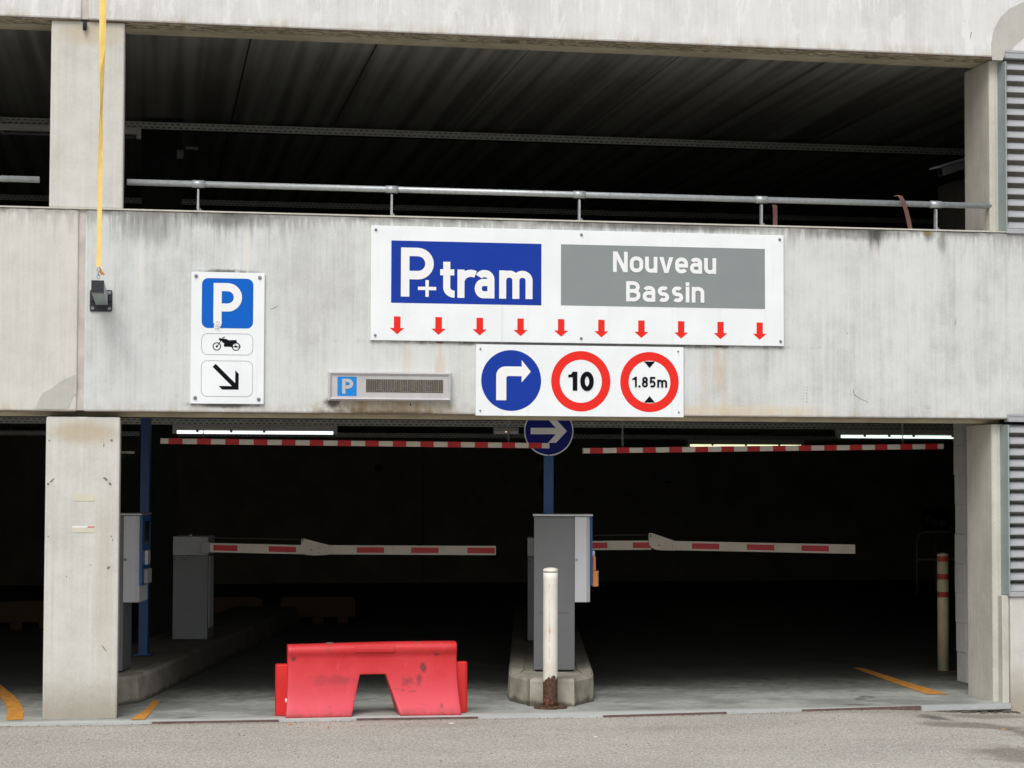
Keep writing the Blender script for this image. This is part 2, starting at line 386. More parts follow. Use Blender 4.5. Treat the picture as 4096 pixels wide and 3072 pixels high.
def red_plastic():
    t = NT('red_barrier_plastic'); p = t.obj()
    x = t.n.new("ShaderNodeSeparateXYZ"); t.l.new(p, x.inputs[0]); X, Y, Z = x.outputs
    n = t.noise(p, 2.6, 6, 0.6)
    c = t.mix(t.ramp(n, 0.3, 0.7), srgb(196, 40, 42)[:3], srgb(208, 56, 62)[:3])
    # sun-bleached flank and foot
    bl = t.math('MULTIPLY', t.ramp(t.math('ADD', Z, t.math('MULTIPLY', n, -0.25)), 0.26, -0.05), 0.75)
    c = t.mix(bl, c, srgb(214, 72, 88)[:3])
    sm = t.noise(t.scale(p, (3, 3, 5), (2, 1, 4)), 1.6, 7, 0.65)
    c = t.mix(t.ramp(sm, 0.60, 0.78, 0, 0.45), c, srgb(128, 52, 56)[:3])
    def spot(c, cx, cz, rx, rz, k):
        dx = t.math('DIVIDE', t.math('SUBTRACT', X, cx), rx); dz = t.math('DIVIDE', t.math('SUBTRACT', Z, cz), rz)
        d = t.math('SQRT', t.math('ADD', t.math('MULTIPLY', dx, dx), t.math('MULTIPLY', dz, dz)))
        d = t.math('ADD', d, t.math('MULTIPLY', t.math('SUBTRACT', t.noise(p, 14, 6, 0.7), 0.5), 2.2))
        return t.mix(t.math('MULTIPLY', t.ramp(d, 1.0, 0.3), k), c, srgb(92, 44, 48)[:3])
    gr = t.noise(t.scale(p, (6, 6, 2)), 2.0, 6, 0.7)
    c = t.mix(t.math('MULTIPLY', t.ramp(Z, 0.07, 0.0), t.ramp(gr, 0.35, 0.65, 0.1, 0.7)), c, srgb(120, 58, 56)[:3])
    sc2 = t.noise(t.scale(p, (14, 14, 3), (1, 0, 2)), 1.0, 6, 0.75, 1.0)
    c = t.mix(t.ramp(sc2, 0.60, 0.72, 0, 0.35), c, srgb(236, 128, 132)[:3])
    for q in ((0.36, 0.33, 0.03, 0.05, .8), (0.24, 0.24, 0.06, 0.05, .6), (0.33, 0.25, 0.03, 0.05, .6), (-0.56, 0.40, 0.02, 0.02, .8), (0.48, 0.07, 0.02, 0.03, .6), (0.45, 0.42, 0.03, 0.01, .8), (-0.3, 0.25, 0.2, 0.05, .3)):
        c = spot(c, *q)
    # scratches
    sc = t.noise(t.scale(t.scale(p, (1, 1, 1)), (5, 5, 24), (0, 0, 9)), 1.4, 3, 0.5, .8)
    c = t.mix(t.ramp(sc, 0.69, 0.70, 0, 0.4), c, srgb(120, 54, 56)[:3])
    t.bump(t.noise(p, 60, 3), 0.08, 0.004)
    return t.set(c, 0.48, 0, 0.4)
M['red_plastic'] = red_plastic()

def bollard_mat():
    t = NT('bollard_white_over_rust'); o = t.obj()
    x = t.n.new("ShaderNodeSeparateXYZ"); t.l.new(o, x.inputs[0]); X, Y, Z = x.outputs
    n = t.noise(t.scale(o, (1, 1, 0.5)), 16, 6, 0.65)
    nf = t.noise(o, 40, 5, 0.7)
    c = t.mix(t.ramp(t.noise(o, 5, 5), 0.3, 0.7), srgb(214, 208, 196)[:3], srgb(232, 228, 220)[:3])
    rust = t.mix(t.ramp(nf, 0.35, 0.65), srgb(58, 40, 34)[:3], srgb(98, 66, 52)[:3])
    rust = t.mix(t.math('MULTIPLY', t.ramp(Z, 0.12, 0.0), t.ramp(nf, 0.5, 0.6)), rust, srgb(140, 84, 56)[:3])
    e = t.math('ADD', Z, t.math('MULTIPLY', t.math('SUBTRACT', n, 0.5), 0.26))
    m = t.ramp(e, 0.225, 0.217)
    # chips and the rust run down the seam
    ch = t.math('MULTIPLY', t.ramp(t.noise(o, 24, 4, 0.6), 0.70, 0.73), 0.85)
    ln = t.math('MULTIPLY', t.ramp(t.math('ABSOLUTE', t.math('ADD', X, 0.018)), 0.0022, 0.0006), t.ramp(t.noise(t.scale(o, (1, 1, 1)), 9, 4), 0.45, 0.55))
    ln = t.math('MULTIPLY', ln, t.ramp(Y, 0.0, -0.01))
    sp = t.math('SQRT', t.math('ADD', t.math('POWER', t.math('MULTIPLY', t.math('ADD', X, 0.016), 90), 2), t.math('POWER', t.math('MULTIPLY', t.math('SUBTRACT', Z, 0.565), 30), 2)))
    c = t.mix(t.ramp(sp, 1.0, 0.2, 0, 0.7), c, srgb(208, 150, 84)[:3])
    c = t.mix(t.math('MULTIPLY', ln, 0.7), c, srgb(172, 122, 84)[:3])
    c = t.mix(ch, c, srgb(96, 72, 60)[:3])
    c = t.mix(m, c, rust)
    t.bump(t.math('ADD', t.math('MULTIPLY', m, -1), t.math('MULTIPLY', nf, 0.6)), 0.5, 0.004)
    return t.set(c, 0.6, 0, 0.4)
M['bollard'] = bollard_mat()
M['bollard_cap'] = plain('bollard_cap_white', srgb(226, 220, 208), 0.5, var=0.08, scale=30, dirt=0.5)
M['cream'] = plain('cream_paint', srgb(198, 186, 156), 0.6, var=0.08, dirt=0.4)
M['band_red'] = plain('faded_red_band', srgb(166, 58, 52), 0.6, var=0.1, dirt=0.3)
M['rust'] = plain('rusty_plate', srgb(86, 66, 52), 0.85, 0.1, var=0.35, scale=35, bumpy=0.6)

def kerb_mat():
    t = NT('kerb_concrete'); p = t.pos()
    n = t.noise(p, 5, 7, 0.68); n2 = t.noise(p, 40, 4, 0.6)
    c = t.mix(t.ramp(n, 0.33, 0.66), srgb(134, 130, 118)[:3], srgb(170, 165, 152)[:3])
    c = t.mix(t.ramp(n2, 0.5, 0.7, 0, 0.3), c, srgb(100, 96, 86)[:3])
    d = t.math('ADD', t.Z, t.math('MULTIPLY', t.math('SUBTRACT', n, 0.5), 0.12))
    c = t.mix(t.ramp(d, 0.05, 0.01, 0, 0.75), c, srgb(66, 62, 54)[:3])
    c = t.mix(t.ramp(t.math('ADD', t.Y, n), 1.3, 3.3, 0, 0.8), c, srgb(52, 49, 44)[:3])   # shade deeper inside put into the kerb colour
    t.bump(t.math('ADD', n, t.math('MULTIPLY', n2, 0.4)), 0.4, 0.01)
    return t.set(c, 0.9, 0, 0.2)
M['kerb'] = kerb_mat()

# ------------------------------------------------------------------ object helpers
def empty(name, loc=(0, 0, 0), rz=0):
    o = bpy.data.objects.new(name, None); COL.objects.link(o)
    o.empty_display_size = 0.1
    o.location = loc; o.rotation_euler = (0, 0, rz)
    return o
def tag(o, label=None, cat=None, group=None, kind=None):
    if label: o['label'] = label
    if cat: o['category'] = cat
    if group: o['group'] = group
    if kind: o['kind'] = kind
    return o
def link(name, bm, mat, parent=None, smooth=False, bevel=0.0, loc=None, seg=2, origin=None):
    me = bpy.data.meshes.new(name)
    if bevel:
        bmesh.ops.remove_doubles(bm, verts=bm.verts, dist=1e-6)
    bmesh.ops.recalc_face_normals(bm, faces=bm.faces)
    if origin is not None:
        bmesh.ops.translate(bm, verts=bm.verts, vec=-Vector(origin))
        loc = origin
    bm.to_mesh(me); bm.free()
    me.materials.append(M[mat] if isinstance(mat, str) else mat)
    if smooth:
        for p in me.polygons: p.use_smooth = True
    o = bpy.data.objects.new(name, me); COL.objects.link(o)
    if parent: o.parent = parent
    if loc: o.location = loc
    if bevel:
        md = o.modifiers.new("bevel", 'BEVEL'); md.width = bevel; md.segments = seg; md.limit_method = 'ANGLE'
        md.angle_limit = math.radians(40)
    return o
def bx(bm, x0, x1, y0, y1, z0, z1):
    v = [bm.verts.new((x, y, z)) for x in (x0, x1) for y in (y0, y1) for z in (z0, z1)]
    for f in ((0, 1, 3, 2), (4, 6, 7, 5), (0, 4, 5, 1), (2, 3, 7, 6), (0, 2, 6, 4), (1, 5, 7, 3)):
        bm.faces.new([v[i] for i in f])
def box(name, x0, x1, y0, y1, z0, z1, mat, parent=None, bevel=0.0, **k):
    bm = bmesh.new(); bx(bm, x0, x1, y0, y1, z0, z1)
    return link(name, bm, mat, parent, bevel=bevel, **k)
def cyl(bm, c0, c1, r0, r1=None, n=16, caps=True):
    r1 = r0 if r1 is None else r1
    c0, c1 = Vector(c0), Vector(c1); d = (c1 - c0).normalized()
    a = d.orthogonal().normalized(); b = d.cross(a)
    A = [bm.verts.new(c0 + r0 * (math.cos(2 * PI * i / n) * a + math.sin(2 * PI * i / n) * b)) for i in range(n)]
    B = [bm.verts.new(c1 + r1 * (math.cos(2 * PI * i / n) * a + math.sin(2 * PI * i / n) * b)) for i in range(n)]
    for i in range(n): bm.faces.new((A[i], A[(i + 1) % n], B[(i + 1) % n], B[i]))
    if caps: bm.faces.new(A[::-1]); bm.faces.new(B)
def shade_auto(o):
    for p in o.data.polygons: p.use_smooth = len(p.vertices) == 4
    return o
def lathe(bm, prof, c=(0, 0), n=24):
    rings = []
    for r, z in prof:
        rings.append([bm.verts.new((c[0] + r * math.cos(2 * PI * i / n), c[1] + r * math.sin(2 * PI * i / n), z)) for i in range(n)])
    for a, b in zip(rings, rings[1:]):
        for i in range(n): bm.faces.new((a[i], a[(i + 1) % n], b[(i + 1) % n], b[i]))
    bm.faces.new(rings[0][::-1]); bm.faces.new(rings[-1])
def prism_xz(bm, pts, y0, y1):
    """polygon in the facade plane (x,z), from y0 (front) to y1"""
    a = [bm.verts.new((x, y0, z)) for x, z in pts]; b = [bm.verts.new((x, y1, z)) for x, z in pts]
    bm.faces.new(a); bm.faces.new(b[::-1])
    n = len(pts)
    for i in range(n): bm.faces.new((a[i], b[i], b[(i + 1) % n], a[(i + 1) % n]))
def prism_xy(bm, pts, z0, z1):
    a = [bm.verts.new((x, y, z0)) for x, y in pts]; b = [bm.verts.new((x, y, z1)) for x, y in pts]
    bm.faces.new(a[::-1]); bm.faces.new(b)
    n = len(pts)
    for i in range(n): bm.faces.new((a[i], a[(i + 1) % n], b[(i + 1) % n], b[i]))
def sheet(bm, pts, y):
    f = bm.faces.new([bm.verts.new((x, y, z)) for x, z in pts])
    f.normal_update()
def rrect(x0, x1, z0, z1, r, n=8):
    out = []
    for cx, cz, a in ((x1 - r, z1 - r, 0), (x0 + r, z1 - r, 90), (x0 + r, z0 + r, 180), (x1 - r, z0 + r, 270)):
        for i in range(n + 1):
            t = math.radians(a + 90 * i / n); out.append((cx + r * math.cos(t), cz + r * math.sin(t)))
    return out
def arc(cx, cz, rx, rz, a0, a1, n=12):
    return [(cx + rx * math.cos(math.radians(a0 + (a1 - a0) * i / n)), cz + rz * math.sin(math.radians(a0 + (a1 - a0) * i / n))) for i in range(n + 1)]
def ribbon(bm, pts, w, y, closed=False, clipz=None):
    """flat printed stroke along pts in the (x,z) plane with mitred corners"""
    q = [pts[0]]
    for p in pts[1:]:
        if math.hypot(p[0] - q[-1][0], p[1] - q[-1][1]) > 1e-6: q.append(p)
    if closed and math.hypot(q[0][0] - q[-1][0], q[0][1] - q[-1][1]) < 1e-6: q.pop()
    n = len(q); L = []; R = []
    for i in range(n):
        def d(a, b):
            v = (b[0] - a[0], b[1] - a[1]); l = math.hypot(*v) or 1; return (v[0] / l, v[1] / l)
        if closed: d0, d1 = d(q[i - 1], q[i]), d(q[i], q[(i + 1) % n])
        else:
            d1 = d(q[i], q[i + 1]) if i < n - 1 else d(q[i - 1], q[i]); d0 = d(q[i - 1], q[i]) if i > 0 else d1
        nx, nz = -(d0[1] + d1[1]), d0[0] + d1[0]; l = math.hypot(nx, nz) or 1; nx /= l; nz /= l
        k = max(0.35, nx * -d1[1] + nz * d1[0]); k = w / 2 / k; yy = y - 0.0007 * i / n
        L.append(bm.verts.new((q[i][0] + nx * k, yy, q[i][1] + nz * k))); R.append(bm.verts.new((q[i][0] - nx * k, yy, q[i][1] - nz * k)))
    for i in range(n if closed else n - 1):
        j = (i + 1) % n; bm.faces.new((L[i], R[i], R[j], L[j]))
def disc_pts(cx, cz, r, n=48): return [(cx + r * math.cos(2 * PI * i / n), cz + r * math.sin(2 * PI * i / n)) for i in range(n)]
def ring(bm, cx, cz, ro, ri, y, n=64):
    A = [bm.verts.new((x, y, z)) for x, z in disc_pts(cx, cz, ro, n)]; B = [bm.verts.new((x, y, z)) for x, z in disc_pts(cx, cz, ri, n)]
    for i in range(n): bm.faces.new((A[i], A[(i + 1) % n], B[(i + 1) % n], B[i]))
def bolt(parent, x, y, z, r=0.011):
    bm = bmesh.new(); cyl(bm, (x, y, z), (x, y - 0.004, z), r * 1.5, n=14); cyl(bm, (x, y - 0.004, z), (x, y - 0.012, z), r, r * 0.8, n=6)
    return link('bolt', bm, 'bolt', parent)

# ---- geometric sans letters: strokes in a unit system (cap height 1)
def glyph(ch, w, XH=0.74, W=None):
    """returns (advance, [strokes], [polygons]); w = stroke weight"""
    h = w / 2
    if ch == 'P':
        W = W or 0.66; m = 0.44; r = (1 - m) / 2
        rr = (1 - h - (m + h - w / 2)) / 2
        zt, zb = 1 - h, m
        rad = (zt - zb) / 2
        return W, [[(h, 0), (h, 1)], [(h + h * .9, zt), (W - h - rad, zt)] + arc(W - h - rad, (zt + zb) / 2, rad, rad, 90, -90) + [(h + h * .9, zb)]], []
    if ch == 'B':
        W = W or 0.66; zt, zm, zb = 1 - h, 0.52, h
        r1, r2 = (zt - zm) / 2, (zm - zb) / 2
        return W, [[(h, 0), (h, 1)], [(w * .95, zt), (W - h - r1 - .03, zt)] + arc(W - h - r1 - .03, (zt + zm) / 2, r1, r1, 90, -90) + [(w * .95, zm)],
                   [(W - h - r2 - .02, zm)] + arc(W - h - r2, (zm + zb) / 2, r2, r2, 90, -90) + [(w * .95, zb)]], []
    if ch == 'N':
        W = W or 0.70
        return W, [[(h, 0), (h, 1)], [(W - h, 0), (W - h, 1)]], [[(0, 1), (w * 1.12, 1), (W, 0), (W - w * 1.12, 0)]]
    if ch == 'o':
        W = W or 0.64; r = W / 2 - h
        return W, [('C', rrect(h, W - h, h, XH - h, r * .92))], []
    if ch == 'u':
        W = W or 0.59; r = (W - w) / 2 * .95
        return W, [[(h, XH), (h, h + r)] + arc(h + r, h + r, r, r, 180, 270) + arc(W - h - r, h + r, r, r, 270, 345), [(W - h, 0), (W - h, XH)]], []
    if ch == 'n':
        W = W or 0.59; r = (W - w) / 2 * .95
        return W, [[(h, 0), (h, XH)], arc(h + r, XH - h - r, r, r, 170, 100) + [(W - h - r, XH - h)] + arc(W - h - r, XH - h - r, r, r, 90, 0) + [(W - h, 0)]], []
    if ch == 'm':
        W = W or 0.92; s = (W - w) / 2; r = s / 2 * .98
        st = [[(h, 0), (h, XH)]]
        for k in (0, 1):
            x0 = h + k * s
            st.append(arc(x0 + r, XH - h - r, r, r, 165, 100) + [(x0 + s - r, XH - h)] + arc(x0 + s - r, XH - h - r, r, r, 90, 0) + [(x0 + s, 0)])
        return W, st, []
    if ch == 'r':
        W = W or 0.42; r = W - h
        return W, [[(h, 0), (h, XH)], arc(h + r * .78, XH - h - r * .8, r * .78, r * .8, 165, 62)], []
    if ch == 't':
        W = W or 0.36
        x = W * 0.12 + h + .02; r = W - x - .01
        return W, [[(x, 1.0), (x, h + r)] + arc(x + r, h + r, r, r, 180, 272)], [[(0, XH), (0, XH - w * .86), (W * .96, XH - w * .86), (W * .96, XH)]]
    if ch == 'a':
        W = W or 0.585; r = (W - w) / 2 * .9; m = XH * 0.56
        r3 = (m + h - h - h) / 2 * .98
        return W, [arc(h + r, XH - h - r, r, r, 150, 90) + [(W - h - r, XH - h)] + arc(W - h - r, XH - h - r, r, r, 90, 0) + [(W - h, 0)],
                   [(W - w * .9, m), (h + r3 * .9, m)] + arc(h + r3 * .9, (m + h) / 2, r3 * .9, (m - h) / 2, 90, 270) + [(W - w * .9, h)]], []
    if ch == 'e':
        W = W or 0.62; r = (W - w) / 2 * .95; m = XH * 0.5
        return W, [[(w * .9, m - h * .1), (W - h, m - h * .1), (W - h, XH - h - r)] + arc(W - h - r, XH - h - r, r, r, 0, 90) + arc(h + r, XH - h - r, r, r, 90, 180) + arc(h + r, h + r, r, r, 180, 270) + arc(W - h - r, h + r, r, r, 270, 325)], []
    if ch == 's':
        W = W or 0.55; m = XH / 2; r = (XH - w) / 4; x0, x1 = h + .01, W - h - .01
        return W, [arc(x1 - r, XH - h - r, r, r, 40, 90) + arc(x0 + r, XH - h - r, r, r, 90, 262) + arc(x1 - r, h + r, r, r, 82, -90) + arc(x0 + r, h + r, r, r, 270, 222)], []
    if ch == 'i':
        return w, [[(h, 0), (h, XH)], [(h, 1 - w * .98), (h, 1)]], []
    if ch == 'v':
        W = W or 0.66; a = w * 1.06; c = W / 2; b = w * .5
        return W, [], [[(0, XH), (c - b, 0), (c + b, 0), (c, w * 1.25), (a, XH)], [(W, XH), (W - a, XH), (c, w * 1.25), (c + b, 0)]]
    if ch == '+':
        W = W or 0.5
        return W, [[(0, .25), (W, .25)], [(W / 2, 0), (W / 2, .5)]], []
    if ch == '1':
        W = W or 0.44
        return W, [[(W - h, 0), (W - h, 1)]], [[(W - w * .7, 1), (W - w * .95, 1), (W * .30, .86), (0, .83), (0, .70), (W - w * .7, .70)]]
    if ch == '0':
        W = W or 0.66
        return W, [('C', arc(W / 2, .5, W / 2 - h, .5 - h * .9, 0, 360, 32)[:-1])], []
    if ch == '8':
        W = W or 0.56; rt, rb = (1 - w) * .235, (1 - w) * .265
        return W, [('C', arc(W / 2, 1 - h - rt, W / 2 - h - .02, rt, 0, 360, 24)[:-1]), ('C', arc(W / 2, h + rb, W / 2 - h, rb, 0, 360, 24)[:-1])], []
    if ch == '5':
        W = W or 0.56; rb = (0.62 - w) / 2 + .02
        return W, [[(W - .03, 1 - h), (h + .05, 1 - h), (h + .02, .50)] + arc(W / 2 - .02, h + rb, W / 2 - h + .02, rb, 135, -135, 18)], []
    if ch == '.':
        return w, [[(h, 0), (h, w)]], []
    return 0.3, [], []

def write(bm, text, x, z, cap, w, y, widths=None, gap=0.1, width=None, xh=0.74, eps=0.0008):
    """flat lettering: x,z = lower left, cap height, stroke weight (both in metres)"""
    ww = w / cap; items = []; pen = 0
    for i, ch in enumerate(text):
        adv, st, pl = glyph(ch, ww, xh, None)
        items.append((pen, st, pl)); pen += adv + (gap if i < len(text) - 1 else 0)
    sx = (width / (pen * cap)) if width else 1.0
    k = 0
    for px, st, pl in items:
        for s in st:
            closed = isinstance(s, tuple); pts = s[1] if closed else s
            ribbon(bm, [(x + (px + a) * cap * sx, z + b * cap) for a, b in pts], w, y - eps * (k % 4), closed); k += 1
        for p in pl:
            sheet(bm, [(x + (px + a) * cap * sx, z + b * cap) for a, b in p], y - eps * (k % 4)); k += 1

# ================================================================== GROUND
# road: one large sheet, dips slightly to the right of the entrance
bm = bmesh.new()
xs = [-300, -60, -8, -2, 0, 2, 4, 5, 5.5, 5.8, 6, 6.2, 6.4, 6.6, 6.8, 7, 9, 20, 80, 300]
ys = [-400, -60, -20, -8, -4, -2, -1.2, -0.8, -0.45, 0.3]
def road_z(x, y):
    t = min(1, max(0, (x - 5.6) / 1.1)); t = t * t * (3 - 2 * t)
    return -0.016 - 0.050 * t
g = [[bm.verts.new((x, y, road_z(x, y))) for x in xs] for y in ys]
for j in range(len(ys) - 1):
    for i in range(len(xs) - 1): bm.faces.new((g[j][i], g[j][i + 1], g[j + 1][i + 1], g[j + 1][i]))
tag(link('road', bm, 'asphalt', smooth=True), kind='structure')
# ground behind and round the building
box('ground', -300, 300, 0.3, 400, -0.30, -0.12, 'asphalt')
tag(bpy.data.objects['ground'], kind='structure')

# garage floor slab: its front edge is not quite parallel to the facade
edge = [(-9.0, -0.17), (-0.35, -0.17), (0.49, -0.20), (1.36, -0.21), (1.89, -0.22), (2.75, -0.24), (3.63, -0.30), (4.56, -0.222), (5.14, -0.165), (5.92, -0.085), (6.09, -0.069), (6.822, -0.018)]
bm = bmesh.new()
prism_xy(bm, edge + [(6.822, 17.0), (-9.0, 17.0)], -0.05, 0.0)
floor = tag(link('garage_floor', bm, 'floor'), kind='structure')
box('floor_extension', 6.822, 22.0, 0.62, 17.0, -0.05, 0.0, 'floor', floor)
def strip(i, mat, name, z0=-0.04, z1=-0.0015):
    (xa, ya), (xb, yb) = edge[i], edge[i + 1]
    bm = bmesh.new(); prism_xy(bm, [(xa + .004, ya - .014), (xb - .004, yb - .014), (xb - .004, yb + .003), (xa + .004, ya + .003)], z0, z1)
    return link(name, bm, mat, floor)
for i in range(1, 11):
    rusty = i in (2, 4, 6, 8, 9)
    strip(i, 'rust_strip' if rusty else 'pale_strip', 'edge_strip')
# debris under the broken slab end
bm = bmesh.new()
for k in range(60):
    x = random.uniform(6.2, 6.85); y = random.uniform(-0.10, 0.0) - 0.02; s = random.uniform(.004, .016)
    z = road_z(x, y); bx(bm, x - s, x + s * random.uniform(.4, 1.5), y - s, y + s, z - .002, z + s * .8)
tag(link('gravel', bm, 'kerb'), kind='stuff')
def edge_y(x):
    for (xa, ya), (xb, yb) in zip(edge, edge[1:]):
        if xa <= x <= xb: return ya + (yb - ya) * (x - xa) / (xb - xa)
    return -.1
bm = bmesh.new()
for k in range(900):
    x = random.uniform(-1.2, 7.6); near = random.random() < .6
    y = edge_y(x) - .018 - (abs(random.gauss(0, .035)) if near else random.uniform(0, 2.2)); s = random.choice((.002, .003, .004, .005, .007))
    z = road_z(x, y); a = random.uniform(0, PI)
    q = [bm.verts.new((x + s * math.cos(a + t), y + s * .8 * math.sin(a + t), z - .001)) for t in (0, 1.5, 3.0, 4.6)]
    tp = bm.verts.new((x, y, z + s * .9))
    for i in range(4): bm.faces.new((q[i], q[(i + 1) % 4], tp))
tag(link('grit', bm, 'kerb'), kind='stuff')
# yellow floor paint
def painted(pts_l, pts_r, name='painted_line'):
    bm = bmesh.new()
    L = [bm.verts.new((x, y, 0.004)) for x, y in pts_l]; R = [bm.verts.new((x, y, 0.004)) for x, y in pts_r]
    for i in range(len(L) - 1): bm.faces.new((L[i], R[i], R[i + 1], L[i + 1]))
    return link(name, bm, 'yellow_line', floor)
painted([(6.42, .62), (6.47, 1.5), (6.57, 2.75)], [(6.585, .63), (6.60, 1.5), (6.66, 2.75)])
painted([(.345, -.11), (.44, .45), (.50, 1.06)], [(.445, -.11), (.50, .45), (.56, 1.06)])
painted([(-.49, .0), (-.515, .5), (-.56, .95), (-.64, 1.5), (-.80, 2.3)], [(-.38, .0), (-.40, .45), (-.45, .95), (-.53, 1.5), (-.70, 2.4)])

# ================================================================== BUILDING
bld = tag(empty('parking_garage', (3.0, 0, 0)), 'pale concrete multi-storey parking garage with dark open decks and an entrance lane', 'building')
def bp(name, x0, x1, y0, y1, z0, z1, mat, bevel=0.0, **k):
    o = box(name, x0 - 3.0, x1 - 3.0, y0, y1, z0, z1, mat, bld, bevel=bevel, **k)
    return o
# spandrel panels and upper beam panels (separated by an open joint at the column)
bp('spandrel_panel', 0.0, 11.0, 0.0, 0.24, 2.128, 3.537, 'panel', 0.012)
bp('spandrel_panel', -6.6, -0.046, 0.0, 0.24, 2.128, 3.537, 'panel_left', 0.012)
bp('joint_filler', -0.046, 0.0, 0.016, 0.22, 2.135, 3.538, 'dark_joint')
bp('beam_panel', 0.0, 11.0, 0.0, 0.42, 4.875, 6.25, 'beam', 0.012)
bp('beam_panel', -6.6, -0.046, 0.0, 0.42, 4.875, 6.25, 'beam', 0.012)
bp('joint_filler', -0.046, 0.0, 0.016, 0.41, 4.88, 6.24, 'dark_joint')
bp('beam_ledge', -6.6, 11.0, 0.242, 0.42, 2.100, 2.24, 'soffit', 0.006)
bp('coping', -6.6, 11.0, -0.006, 0.25, 3.5375, 3.548, 'column_grey')
# soffit skins with the stained drip band
for z, yb in ((4.875, .414), (2.128, .236)):
    bp('soffit', 0.02, 6.80, 0.008, yb, z - 0.004, z - 0.0005, 'soffit')
    bp('soffit', -6.5, -0.066, 0.008, yb, z - 0.004, z - 0.0005, 'soffit')
# front columns
for x0, x1 in ((-0.253, 0.253), (-6.85, -6.35)):
    bp('column', x0, x1, 0.035, 0.55, -0.10, 2.090, 'column', 0.012)
    bp('column', x0, x1, 0.035, 0.55, 3.548, 4.870, 'column', 0.012)
for z0, z1 in ((-0.10, 2.090), (3.548, 4.870)):
    bm = bmesh.new()
    prism_xy(bm, [(6.735 - 3, 0.105), (6.77 - 3, 0.09), (7.3 - 3, 0.09), (7.3 - 3, 0.60), (6.758 - 3, 0.60), (6.735 - 3, 0.58)], z0, z1)
    link('column', bm, 'column_grey', bld, bevel=0.008)
bp('column', 7.165, 7.45, 1.75, 2.2, 2.65, 4.20, 'interior')
# wall base right of the entrance
bp('wall_base', 6.832, 11.0, 0.0, 0.085, -0.30, 0.792, 'column', 0.012)
bp('wall_nib', 6.772, 6.828, 0.015, 0.088, -0.10, 0.80, 'column_grey', 0.006)
# roof and slabs
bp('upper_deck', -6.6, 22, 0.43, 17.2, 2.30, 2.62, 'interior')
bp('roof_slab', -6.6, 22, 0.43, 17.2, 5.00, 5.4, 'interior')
seams = [-6.6, -5.9, -4.7, -3.52, -2.34, -1.17, 0.0, 1.168, 2.118, 3.29, 4.48, 5.66, 6.84, 8.02, 9.2, 10.4, 11.6, 12.8, 14.0, 15.2, 16.4, 17.6, 18.8, 20.0, 22.0]
for zc, nm in ((4.95, 0), (2.245, 1)):
    for a, b in zip(seams, seams[1:]):
        dz = random.uniform(-.004, .004)
        bp('ceiling_panel', a + .007, b - .007, 0.425, 17.0, zc + dz, zc + 0.045, 'ceiling')
# interior walls
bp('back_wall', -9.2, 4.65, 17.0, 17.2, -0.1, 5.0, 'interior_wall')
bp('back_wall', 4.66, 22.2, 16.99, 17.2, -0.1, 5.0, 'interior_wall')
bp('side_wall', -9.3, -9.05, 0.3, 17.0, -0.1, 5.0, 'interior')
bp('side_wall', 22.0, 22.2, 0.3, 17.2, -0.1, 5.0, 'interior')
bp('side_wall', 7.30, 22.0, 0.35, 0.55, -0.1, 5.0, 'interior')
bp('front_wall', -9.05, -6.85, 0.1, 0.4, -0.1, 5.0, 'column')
# interior columns
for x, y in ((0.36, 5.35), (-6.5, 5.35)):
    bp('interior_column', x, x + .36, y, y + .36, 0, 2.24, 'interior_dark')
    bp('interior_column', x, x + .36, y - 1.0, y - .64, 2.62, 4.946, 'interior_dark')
# vent hole plate on the back wall
bm = bmesh.new(); cyl(bm, (3.95 - 3, 16.99, 1.78), (3.95 - 3, 16.97, 1.78), 0.06, n=20); link('vent', bm, 'dark', bld)
# repair patches on the concrete
def patch(pts, mat='patch', name='repair_patch', y=-0.003):
    bm = bmesh.new(); prism_xz(bm, [(x - 3.0, z) for x, z in pts], y, 0.001); return link(name, bm, mat, bld)
patch([(-.325, 2.142), (-.30, 2.21), (-.27, 2.255), (-.215, 2.285), (-.17, 2.325), (-.13, 2.352), (-.095, 2.362), (-.07, 2.376), (-.048, 2.382), (-.048, 2.25), (-.075, 2.22), (-.10, 2.16), (-.12, 2.141)])
patch([(6.717, 4.85), (6.71, 4.975), (6.735, 5.09), (6.79, 5.186), (6.86, 5.25), (6.98, 5.31), (7.05, 5.33), (7.05, 5.10), (6.97, 5.03), (6.90, 4.97), (6.874, 4.935), (6.82, 4.90), (6.80, 4.85)])
# chipped spots, old tape remains and anchor holes on the column
for x, z, r in ((-.23, 1.923, .006), (.195, 1.926, .009), (-.228, 1.259, .005), (.199, 1.258, .005), (.21, 1.232, .005), (-.234, 1.622, .009), (.06, 1.06, .004), (-.1, .98, .004), (-.06, 1.32, .003)):
    bm = bmesh.new(); sheet(bm, [(x - 3 + r * math.cos(a) * random.uniform(.8, 1.2), z + r * math.sin(a)) for a in [k * PI / 4 for k in range(8)]], 0.033); link('anchor_hole', bm, 'scuff', bld)
for pts in ([(.135, 1.665), (.155, 1.67), (.175, 1.65), (.16, 1.643)], [(.178, 1.64), (.20, 1.622), (.19, 1.61), (.178, 1.62)], [(-.225, 1.635), (-.20, 1.66), (-.19, 1.66), (-.215, 1.63)],
            [(.17, 1.04), (.19, 1.055), (.195, 1.04), (.178, 1.025)], [(.14, .51), (.15, .49), (.175, .46), (.178, .463), (.155, .495)], [(.14, 1.905), (.146, 1.90), (.143, 1.875), (.138, 1.88)]):
    bm = bmesh.new(); sheet(bm, [(x - 3, z) for x, z in pts], 0.033); link('chip', bm, 'scuff', bld)
